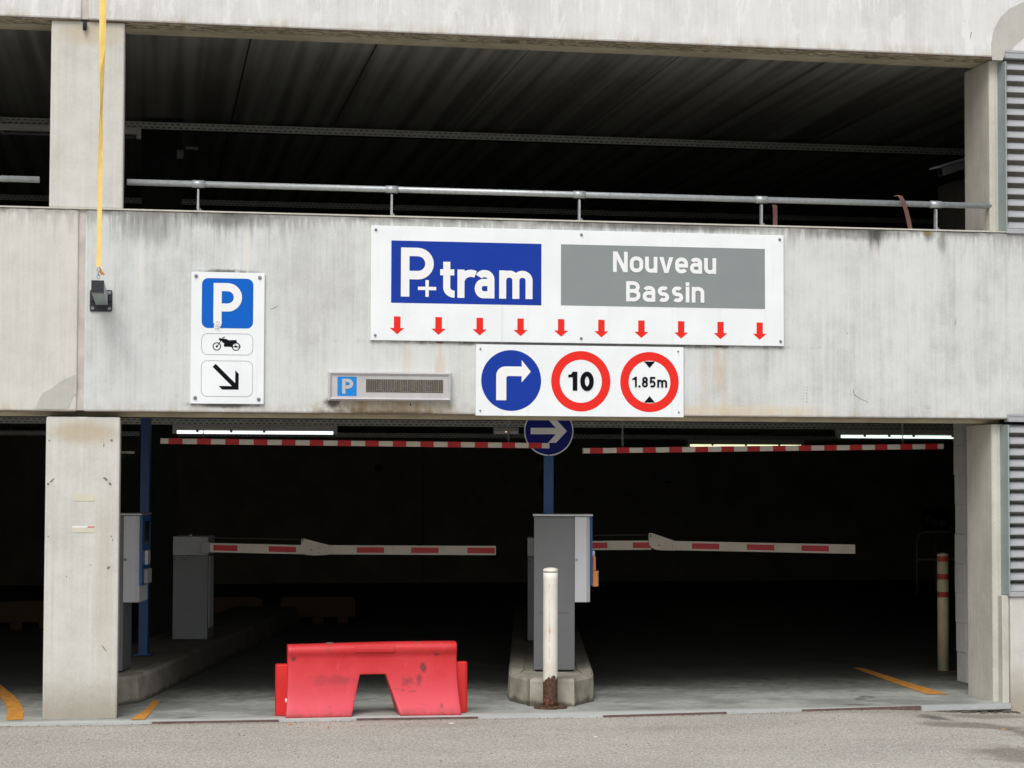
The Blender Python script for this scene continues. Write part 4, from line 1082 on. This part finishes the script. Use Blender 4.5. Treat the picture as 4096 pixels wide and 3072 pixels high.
island('traffic_island', (3.455, .68, 0), -math.radians(10.5), .335, 8.0, 'middle kerbed concrete island carrying the freestanding pay machine')
island('traffic_island', (.075, 1.10, 0), -math.radians(12.5), .365, 8.0, 'left kerbed concrete island emerging behind the left column')

# ================================================================== PAY MACHINES
def pay_machine(loc, rz, label, covered):
    r = tag(empty('pay_machine', loc, rz), label, 'pay machine', 'ticket machines on the islands')
    # local: x 0..0.31 body front, lane module at x .31...46, y = depth, z from island top
    box('body', 0, .312, 0, .34, .007, 1.178, 'mach_dark', r, .004)
    box('plinth', .008, .304, .006, .334, 0, .007, 'dark', r)
    box('front_groove', .04, .27, -.0012, .0, .438, .4415, 'dark', r)
    bm = bmesh.new(); prism_xy(bm, [(.312, -.012), (.400, -.012), (.430, .02), (.430, .36), (.312, .36)], .523, 1.176); link('side_module', bm, 'mach_light', r, bevel=.003)
    bm = bmesh.new(); prism_xy(bm, [(.4305, .012), (.448, .02), (.448, .36), (.4305, .36)], .648, 1.176); b = link('blue_front', bm, 'mach_blue', r)
    box('lid', -.012, .452, -.025, .37, 1.18, 1.193, 'mach_lid', r, .003); box('lid_rim', -.008, .448, -.027, -.0255, 1.1805, 1.1925, 'mach_light', r)
    bm = bmesh.new(); cyl(bm, (.326, -.0125, .845), (.326, -.017, .845), .011, n=14); link('lock', bm, 'bolt', r)
    box('screen', .448, .4505, .10, .28, .96, 1.13, 'screen', b)
    box('card_slot', .448, .470, .12, .24, .80, .91, 'alu', b, .004)
    box('ticket_tray', .448, .475, .10, .28, .66, .77, 'mach_mid', b, .004)
    if covered:
        box('orange_tape', .450, .474, .05, .2, .76, .87, 'orange', r, .003); box('orange_cover', .450, .490, .04, .26, .64, .758, 'orange', r, .003)
        box('clear_wrap', .4905, .497, .06, .26, .642, .76, 'mach_lid', r)
    return r
rz = -math.radians(10.5)
pay_machine((3.362, .905, .2), rz, 'slate grey pay machine with orange taped slot on the middle island', True)
pay_machine((-.035, 1.31, .2), rz, 'pay machine with uncovered blue front half hidden behind the left column', False)
post1 = tag(empty('blue_post', (.425, 2.70, .2), -math.radians(10.5)), 'tall blue square post behind the left pay machine', 'post')
box('post_tube', -.0375, .0375, -.0375, .0375, 0, 2.04, 'post_blue', post1, .004); box('foot_plate', -.07, .07, -.07, .07, 0, .01, 'post_blue', post1)

# ================================================================== BARRIERS
def barrier(cab, start, u_of, z_a, z_j, z_b, L, dashes, jt, label, round_plate):
    r = tag(empty('barrier_gate', (cab[0], cab[1], .2), rz), label, 'barrier', 'barrier gates with striped arms')
    # local frame: x along arm, cabinet front-left corner at 0,0
    box('cabinet', 0, .315, 0, .36, .0, .752, 'mach_dark', r, .004)
    box('cabinet_head', -.003, .318, -.003, .363, .755, .925, 'mach_mid', r, .004)
    box('door_strip', .3155, .322, .05, .30, .10, .745, 'mach_light', r)
    bm = bmesh.new(); cyl(bm, (.13, .10, .925), (.15, .11, .935), .012, .008, 8); link('rubble', bm, 'paper', r)
    for x in (.018, .10): 
        bm = bmesh.new(); cyl(bm, (x, 0, .715), (x, -.004, .715), .006, n=10); link('screw', bm, 'dark', r)
    s = .325; y = -.02; hh = .041
    zf = lambda u: (z_a + (z_j - z_a) * min(1, u / jt[0]) if u < jt[0] else z_j + (z_b - z_j) * (u - jt[0]) / (L - jt[0])) - .2
    def beam(ua, ub, name, mat, h, y0, y1):
        bm = bmesh.new(); a, b = s + ua, s + ub
        V = [bm.verts.new((x, yy, z)) for x, zc in ((a, zf(ua)), (b, zf(ub))) for yy in (y0, y1) for z in (zc - h, zc + h)]
        for f in ((0, 1, 3, 2), (4, 6, 7, 5), (0, 4, 5, 1), (2, 3, 7, 6), (0, 2, 6, 4), (1, 5, 7, 3)): bm.faces.new([V[i] for i in f])
        return link(name, bm, mat, r)
    beam(.0, jt[0] + .02, 'arm', 'arm_white', hh, -.05, .0); beam(jt[1] - .03, L, 'arm', 'arm_white', hh, -.05, .0)
    for a, b in dashes: beam(a, b, 'red_reflector', 'arm_red', .025, -.0515, -.0505)
    j0, j1 = jt; zz0, zz1 = zf(j0), zf(j1)
    if round_plate: pts = [(s + j0 - .004, zz0 + .095), (s + j0 + .006, zz0 + .112), (s + j0 + .03, zz0 + .107), (s + j1, zz1 + .044), (s + j1, zz1 - .043), (s + j0 + .10, zz0 - .045), (s + j0 + .06, zz0 - .040), (s + j0 + .02, zz0 - .02), (s + j0, zz0 + .01), (s + j0 - .004, zz0 + .05)]
    else: pts = [(s + j0, zz0 + .095), (s + j0 + .01, zz0 + .102), (s + j0 + .03, zz0 + .098), (s + j0 + .17, zz0 + .062), (s + j1, zz1 + .046), (s + j1, zz1 - .044), (s + j0 + .12, zz0 - .052), (s + j0 + .04, zz0 - .045), (s + j0, zz0 - .02)]
    bm = bmesh.new(); prism_xz(bm, pts, -.062, -.052); jp = link('joint_plate', bm, 'arm_white', r, bevel=.001)
    for dx, dz, q in ((.012, .092, .008), (.012, .075, .006), (.09, 0.0, .007), (j1 - j0 - .02, .025, .004), (j1 - j0 - .02, 0, .004), (j1 - j0 - .02, -.025, .004), (j1 - j0 - .08, .02, .004), (j1 - j0 - .08, -.025, .004)):
        bm = bmesh.new(); cyl(bm, (s + j0 + dx, -.062, zz0 + dz), (s + j0 + dx, -.065, zz0 + dz), q, n=8); link('rivet', bm, 'scuff', jp)
    bm = bmesh.new(); cyl(bm, (.25, -.03, zf(0) + .09), (s + j0 + .01, -.03, zz0 + .092), .0018, n=5); link('cable', bm, 'scuff', r)
    box('arm_hub', .26, .34, -.055, .05, zf(0) - .05, zf(0) + .05, 'mach_mid', r, .004)
    return r
k1 = .00228; u1 = lambda px: (px - 843) * k1
barrier((.675, 4.23), None, None, 1.028, 1.012, 1.010, 2.59, [(u1(863), u1(958)), (u1(1082), u1(1190)), (u1(1430), u1(1538)), (u1(1645), u1(1753)), (u1(1867), u1(1975))], (u1(1211), u1(1317)), 'left barrier gate with white folding arm and red reflectors from the grey cabinet', False)
k2 = .00224; u2f = lambda px: (px - 2241) * k2
barrier((3.827, 3.66), None, None, 1.056, 1.063, 1.033, 2.62, [(u2f(2310), u2f(2416)), (u2f(2518), u2f(2600)), (u2f(2755), u2f(2865)), (u2f(2976), u2f(3086)), (u2f(3195), u2f(3305))], (u2f(2583), u2f(2686)), 'right barrier gate with folding arm, its cabinet hidden behind the pay machine', True)

# ================================================================== RED BARRIER BLOCK
RB = tag(empty('plastic_barrier', (2.026, .02, -.001)), 'red plastic road barrier block with a trapezoid notch before the left lane', 'barrier')
prof = [(0.0, .503), (.035, .503), (.060, .497), (.075, .480), (.080, .462), (.078, .445), (.070, .430), (.062, .415), (.061, .395), (.066, .34), (.075, .28), (.088, .22), (.106, .15), (.130, .09), (.160, .035), (.172, .018), (.172, .0)]
# half width at each height (ends flare slightly towards the foot)
def endx(z): return .598 + .020 * max(0, (0.3 - z) / .3) ** 1.5
def notch(z):
    t = max(0, min(1, (.285 - z) / .285)); return (-.092 - .067 * t, .092 + .095 * t)
bm = bmesh.new()
NX = 12
pr = []
for i in range(len(prof) - 1):
    (a, b), (c, d) = prof[i], prof[i + 1]; ns = max(1, int(abs(b - d) / .03))
    for s_ in range(ns): t = s_ / ns; pr.append((a + (c - a) * t, b + (d - b) * t))
pr.append(prof[-1])
# snap a row to the notch top
iz = min(range(len(pr)), key=lambda i: abs(pr[i][1] - .285)); pr[iz] = (pr[iz][0], .285)
def bulge(x, z):
    return .006 * math.sin(x * 5 + 1) * (1 if z < .42 else .3)
grid = {}
for side in (-1, 1):
    for i, (y, z) in enumerate(pr):
        ex = endx(z); nl, nr = notch(z)
        row = []
        cols = [-ex + (nl + ex) * k / NX for k in range(NX + 1)] + [nl + (nr - nl) * k / 4 for k in range(1, 4)] + [nr + (ex - nr) * k / NX for k in range(NX + 1)]
        for x in cols:
            if i == 0 and side == 1: row.append(grid[(-1, 0)][len(row)]); continue
            zz_ = z + (.004 * math.sin(x * 4 + .6) + .006 * (x / .6) ** 3 * .5) * (z / .5) ** 2
            yy = y - bulge(x, z) * (0 if z > .49 else 1) * (y / .17 if y > .02 else 0)
            row.append(bm.verts.new((x, side * yy, zz_)))
        grid[(side, i)] = row
nc = 2 * (NX + 1) + 3
for side in (-1, 1):
    for i in range(len(pr) - 1):
        for k in range(nc - 1):
            if i >= iz and NX <= k < NX + 4: continue
            q = [grid[(side, i)][k], grid[(side, i)][k + 1], grid[(side, i + 1)][k + 1], grid[(side, i + 1)][k]]
            try: bm.faces.new(q)
            except ValueError: pass
n_ = len(pr) - 1
for kk in (0, nc - 1):                       # ends
    for i in range(n_):
        a, b, c, d = grid[(-1, i)][kk], grid[(-1, i + 1)][kk], grid[(1, i + 1)][kk], grid[(1, i)][kk]
        if a is d: bm.faces.new((a, b, c))
        else: bm.faces.new((a, b, c, d))
for i in range(iz, n_):                      # tunnel flanks
    for kk in (NX, NX + 4):
        bm.faces.new((grid[(-1, i)][kk], grid[(-1, i + 1)][kk], grid[(1, i + 1)][kk], grid[(1, i)][kk]))
for k in range(NX, NX + 4):                  # tunnel roof
    bm.faces.new((grid[(-1, iz)][k], grid[(-1, iz)][k + 1], grid[(1, iz)][k + 1], grid[(1, iz)][k]))
for rng in (range(0, NX), range(NX + 4, nc - 1)):
    for k in rng: bm.faces.new((grid[(-1, n_)][k], grid[(-1, n_)][k + 1], grid[(1, n_)][k + 1], grid[(1, n_)][k]))
body = link('body', bm, 'red_plastic', RB, smooth=True, bevel=.009, seg=3)
body.modifiers[0].angle_limit = math.radians(38)
# raised grip in the middle of the top roll, filler caps, end connectors
bm = bmesh.new()
gp = [(.02, .5045), (.050, .5035), (.068, .496), (.080, .482), (.085, .464), (.083, .443), (.070, .432), (.05, .44)]
A_ = [bm.verts.new((-.130, -y, z)) for y, z in gp]; B_ = [bm.verts.new((.150, -y, z)) for y, z in gp]
for i in range(len(gp)): j = (i + 1) % len(gp); bm.faces.new((A_[i], A_[j], B_[j], B_[i]))
bm.faces.new(A_); bm.faces.new(B_[::-1]); link('grip_plate', bm, 'red_plastic', RB, bevel=.004)
for x in (-.30, .32):
    bm = bmesh.new(); cyl(bm, (x, -.01, .500), (x, -.01, .508), .03, .026, 16); link('filler_cap', bm, 'strap_brown', RB)
for s_, zt in ((-1, .360), (1, .362)):
    bm = bmesh.new(); x0_ = s_ * .595; x1_ = s_ * .682
    pts = [(x0_, -.045), (x1_ - s_ * .02, -.045), (x1_ - s_ * .006, -.036), (x1_, -.02), (x1_, .02), (x1_ - s_ * .006, .036), (x1_ - s_ * .02, .045), (x0_, .045)]
    prism_xy(bm, pts, .002, zt); link('end_connector', bm, 'red_plastic_dark', RB, bevel=.006)
bm = bmesh.new(); cyl(bm, (-.607, -.10, .115), (-.618, -.10, .115), .014, .012, 12); link('drain_plug', bm, 'paper', RB)

# ================================================================== BOLLARDS
B1 = tag(empty('bollard', (3.345, .165, 0)), 'white bollard with a rusty brown foot in front of the middle island', 'bollard', 'steel bollards')
bm = bmesh.new(); cyl(bm, (0, 0, .006), (0, 0, .985), .0535, n=32, caps=True); bmesh.ops.subdivide_edges(bm, edges=[e for e in bm.edges if abs(e.verts[0].co.z - e.verts[1].co.z) > .5], cuts=20)
for v in bm.verts:
    if v.co.z < .24 and v.co.xy.length > .01: v.co.xy *= 1 + random.uniform(-.012, .012)
shade_auto(link('pole', bm, 'bollard', B1))
bm = bmesh.new(); lathe(bm, [(.0545, .990), (.0555, .996), (.055, 1.006), (.045, 1.014), (.02, 1.020), (.002, 1.021)], n=32); shade_auto(link('cap', bm, 'bollard_cap', B1))
bm = bmesh.new(); cyl(bm, (0, 0, .984), (0, 0, .990), .0515, n=32); link('cap_joint', bm, 'rust', B1)
bm = bmesh.new(); pts = [((.118 + random.uniform(-.012, .010)) * math.cos(a), (.10 + random.uniform(-.012, .01)) * math.sin(a)) for a in [k * 2 * PI / 26 for k in range(26)]]
prism_xy(bm, pts, .0, .016); link('base_plate', bm, 'rust', B1)
bm = bmesh.new()
for k in range(26):
    a = random.uniform(0, 2 * PI); r_ = random.uniform(.06, .115); s_ = random.uniform(.005, .016)
    bx(bm, r_ * math.cos(a) - s_, r_ * math.cos(a) + s_, r_ * .85 * math.sin(a) - s_, r_ * .85 * math.sin(a) + s_, .014, .016 + s_ * .7)
link('rust_flakes', bm, 'rust', B1); bpy.data.objects['rust_flakes']['kind'] = 'stuff'
B2 = tag(empty('bollard', (7.26, 2.37, 0)), 'cream bollard with three red bands inside the entrance beside the right column', 'bollard', 'steel bollards')
bm = bmesh.new(); cyl(bm, (0, 0, .006), (0, 0, 1.0), .050, n=28); shade_auto(link('pole', bm, 'cream', B2))
bm = bmesh.new(); lathe(bm, [(.052, 1.0), (.052, 1.008), (.04, 1.018), (.01, 1.026), (.002, 1.027)], n=28); shade_auto(link('cap', bm, 'cream', B2))
for z0, z1 in ((.952, .998), (.797, .845), (.642, .690)):
    bm = bmesh.new(); cyl(bm, (0, 0, z0), (0, 0, z1), .0512, n=28, caps=False); shade_auto(link('red_band', bm, 'band_red', B2))
box('base_plate', -.10, .10, -.08, .08, 0, .008, 'rust', B2)

# ================================================================== THINGS UNDER THE CEILINGS
def tray(x0, x1, y, z, h, label, grp='perforated cable trays under the ceilings'):
    root = tag(empty('cable_tray', ((x0 + x1) / 2, y, z)), label, 'cable tray', grp)
    ox_ = (x0 + x1) / 2; bm = bmesh.new(); L = x1 - x0; p = .105; s = h / 9
    for k, (a, b) in enumerate(((0, 1.7), (3.0, 6.0), (7.3, 9.0))): bx(bm, -L / 2, L / 2, -.001, .001, a * s, b * s)
    link('side_rail', bm, 'tray', root)
    bm = bmesh.new(); n = int(L / (p / 2))
    for i in range(n):
        xa = -L / 2 + i * p / 2
        bx(bm, xa, xa + .026, -.001, .001, 1.7 * s, 3.0 * s); bx(bm, xa + .026, xa + .052, -.001, .001, 6.0 * s, 7.3 * s)
    tag(link('slot_webs', bm, 'tray', root), kind='stuff')
    bm = bmesh.new(); bx(bm, -L / 2, L / 2, .001, .10, 0, .002); bx(bm, -L / 2, L / 2, .099, .101, .002, h); link('tray_base', bm, 'interior', root)
    for hx in [-L / 2 + .6 + 1.5 * i for i in range(int(L / 1.5))]:
        box('hanger', hx, hx + .02, .102, .106, .0, .10, 'interior', root)
    return root
tray(-6, 13, 4.45, 2.142, .055, 'perforated cable tray nearest the entrance under the ground-floor ceiling')
tray(-6, 16, 10.6, 2.142, .055, 'perforated cable tray farther back under the ground-floor ceiling')
tray(-6, 14, 4.30, 4.835, .065, 'perforated cable tray nearest the opening under the upper ceiling')
tray(-6, 18, 9.6, 4.84, .065, 'perforated cable tray far back under the upper ceiling')
def lamp(x0, x1, y, z, tube, label, clips=(.2, .5, .8)):
    cx = (x0 + x1) / 2; r = tag(empty('tube_lamp', (cx, y, z)), label, 'lamp', 'fluorescent tube lamps on the ceilings'); L = x1 - x0
    box('housing', -L / 2 - .04, L / 2 + .04, -.03, .05, .022, .085, 'fixture', r, .004)
    bm = bmesh.new(); cyl(bm, (-L / 2, 0, 0), (L / 2, 0, 0), .015, n=14); shade_auto(link('tube', bm, tube, r))
    for t in clips:
        box('clip', -L / 2 + L * t - .012, -L / 2 + L * t + .012, -.024, .02, -.002, .03, 'scuff', r)
    for s in (-1, 1): box('end_holder', s * (L / 2 + .02) - .02, s * (L / 2 + .02) + .02, -.02, .03, -.015, .03, 'fixture', r)
    return r
lamp(.708, 2.197, 5.2, 2.088, 'tube', 'lit white tube lamp above the left barrier gate', (.13, .345, .555))
lamp(7.321, 8.81, 5.2, 2.087, 'tube_green', 'lit pale green tube lamp at the right under the ground-floor ceiling', (.17, .345, .52, .8))
lamp(7.29, 8.78, 10.9, 2.069, 'tube_yellow', 'dim yellowish tube lamp farther back just above the right height bar')
lamp(-1.15, .31, 4.0, 4.705, 'mach_dark', 'unlit tube lamp under the upper ceiling behind the left column')
E1 = tag(empty('emergency_light', (3.89, 5.2, 2.12)), 'small unlit emergency light box left of the round arrow sign', 'lamp')
box('case', -.125, .125, -.03, .03, -.035, .035, 'fixture', E1, .004); box('lens', -.115, .115, -.034, -.031, -.028, -.002, 'alu', E1); box('indicator', -.006, .002, -.037, -.034, -.012, -.006, 'indicator', E1); box('divider', .022, .03, -.036, -.03, -.035, .035, 'dark', E1)
# security camera on the upper deck
CAM = tag(empty('security_camera', (7.13, 1.60, 4.30), math.radians(16)), 'pale security camera with sun hood beside the right column on the upper deck', 'security camera')
CAM.rotation_euler = (0, math.radians(-18), math.radians(14))
box('housing', -.22, .14, -.045, .045, -.04, .035, 'mach_dark', CAM, .008); bm = bmesh.new(); prism_xz(bm, [(-.28, .038), (.15, .038), (.15, .048), (-.27, .052)], -.06, .06); link('sun_hood', bm, 'louvre', CAM)
box('lens', -.226, -.22, -.025, .025, -.03, .025, 'screen', CAM); box('arm', .05, .09, -.015, .015, -.14, -.04, 'louvre', CAM)
# small fitting beside the dark upper column
F1 = tag(empty('junction_box', (.70, 4.25, 4.60)), 'small dim junction box beside the dark column on the upper deck', 'box')
box('case', -.03, .03, -.02, .03, -.04, .04, 'mach_dark', F1, .004); box('conduit', .05, .16, -.006, .006, .05, .075, 'mach_dark', F1)
# dome of a convex mirror or lamp near the left machine
D1 = tag(empty('dome_lamp', (.20, 3.0, 1.86)), 'dark dome lamp under the ceiling just right of the left column', 'lamp')
bm = bmesh.new(); lathe(bm, [(.002, -.09), (.05, -.08), (.085, -.04), (.095, 0)], n=20); link('dome', bm, 'black_paint', D1, smooth=True); box('mount', -.14, .13, -.06, .06, .0, .02, 'fixture', D1); box('rod', -.01, .01, -.01, .01, .02, .38, 'fixture', D1)

# ================================================================== DEEP INSIDE
for x, y, w, lab in ((-.95, 8.4, .9, 'dim tan barrier block far inside left of the column'), (1.42, 8.9, .62, 'dim tan barrier block far inside beside the left barrier cabinet'), (2.35, 8.8, .85, 'dim tan barrier block far inside behind the red barrier')):
    r = tag(empty('barrier_block', (x, y, 0)), lab, 'barrier', 'tan barrier blocks deep inside')
    bm = bmesh.new(); prism_xz(bm, [(-w / 2, .07), (-w / 2, .30), (w / 2 - .06, .30), (w / 2, .26), (w / 2, .07)], -.12, .12); link('body', bm, 'tan', r, bevel=.01)
    for q in (-.33, 0, .33): box('foot', q * w - .06, q * w + .06, -.14, .14, 0, .07, 'tan', r)
P1 = tag(empty('wall_poster', (6.62, 16.97, 1.58)), 'dim poster with a dark oval on the back wall behind the round sign post', 'poster')
box('sheet', -.20, .20, -.01, .01, -.295, .295, 'scuff', P1); bm = bmesh.new(); prism_xz(bm, [(.14 * math.cos(a), .21 * math.sin(a)) for a in [k * 2 * PI / 32 for k in range(32)]], -.013, -.011); link('oval', bm, 'sign_black', P1)
P2 = tag(empty('wall_notice', (8.58, 16.96, 1.637)), 'small bluish notice on the back wall left of the right lane', 'notice')
box('sheet', -.153, .153, -.008, .008, -.11, .11, 'mach_dark', P2); box('print', -.06, .06, -.010, -.0085, -.07, -.055, 'sign_black', P2)
P3 = tag(empty('floor_sign', (11.87, 14.0, 1.04)), 'dim dark P+tram board deep inside near the right column', 'sign')
box('board', -.19, .19, -.01, .01, -.155, .155, 'sign_black', P3)
bm = bmesh.new(); write(bm, 'P', -.17, -.10, .16, .028, -.0125, width=.10); write(bm, 'tram', -.035, -.10, .115, .022, -.0125, width=.20, xh=.8); ribbon(bm, [(-.095, -.075), (-.035, -.075)], .012, -.0125); ribbon(bm, [(-.065, -.105), (-.065, -.045)], .012, -.0128); link('lettering', bm, 'mach_dark', P3)
box('stand', -.02, .02, .012, .04, -1.04, .1, 'scuff', P3)
H1 = tag(empty('hoop_rail', (11.5, 13.0, 0)), 'thin hoop rail deep inside beside the banded bollard', 'rail')
bm = bmesh.new()
pts = [(-.32, 0), (-.32, .74)] + arc(-.20, .74, .12, .15, 180, 90, 5) + arc(.22, .74, .12, .15, 90, 0, 5) + [(.34, 0)]
for a, b in zip(pts, pts[1:]): cyl(bm, (a[0], 0, a[1]), (b[0], 0, b[1]), .014, n=8)
cyl(bm, (-.32, 0, .5), (.34, 0, .5), .014, n=8); link('tube', bm, 'tray', H1, smooth=True)

# ================================================================== LITTER ON THE ASPHALT
for x, y, w, h, ang, lab in ((1.42, -.42, .035, .008, .2, 'small orange scrap on the asphalt left of the red barrier'), (1.66, -.62, .03, .012, .7, 'dry leaf on the asphalt below the left half of the red barrier'), (2.52, -.50, .04, .008, -.3, 'pale twig on the asphalt below the right foot of the red barrier'), (6.28, -1.12, .05, .02, .5, 'dry brown leaf on the stained asphalt at the right'), (3.35, -1.35, .03, .014, .4, 'white scrap on the asphalt below the bollard')):
    bm = bmesh.new(); c_, s_ = math.cos(ang), math.sin(ang)
    pt = [(-w / 2, 0, .001), (0, h, .004), (w / 2, 0, .002), (0, -h, .006)]
    up_ = [bm.verts.new((a * c_ - b * s_, a * s_ + b * c_, q + .002)) for a, b, q in pt]; dn = [bm.verts.new((a * c_ - b * s_, a * s_ + b * c_, 0)) for a, b, q in pt]
    bm.faces.new(up_); bm.faces.new(dn[::-1])
    for i in range(4): bm.faces.new((dn[i], dn[(i + 1) % 4], up_[(i + 1) % 4], up_[i]))
    o = link('litter', bm, 'leaf' if 'leaf' in lab else ('orange' if 'orange' in lab else 'paper'), loc=(x, y, road_z(x, y) + .001)); tag(o, lab, 'litter', 'scraps on the asphalt')
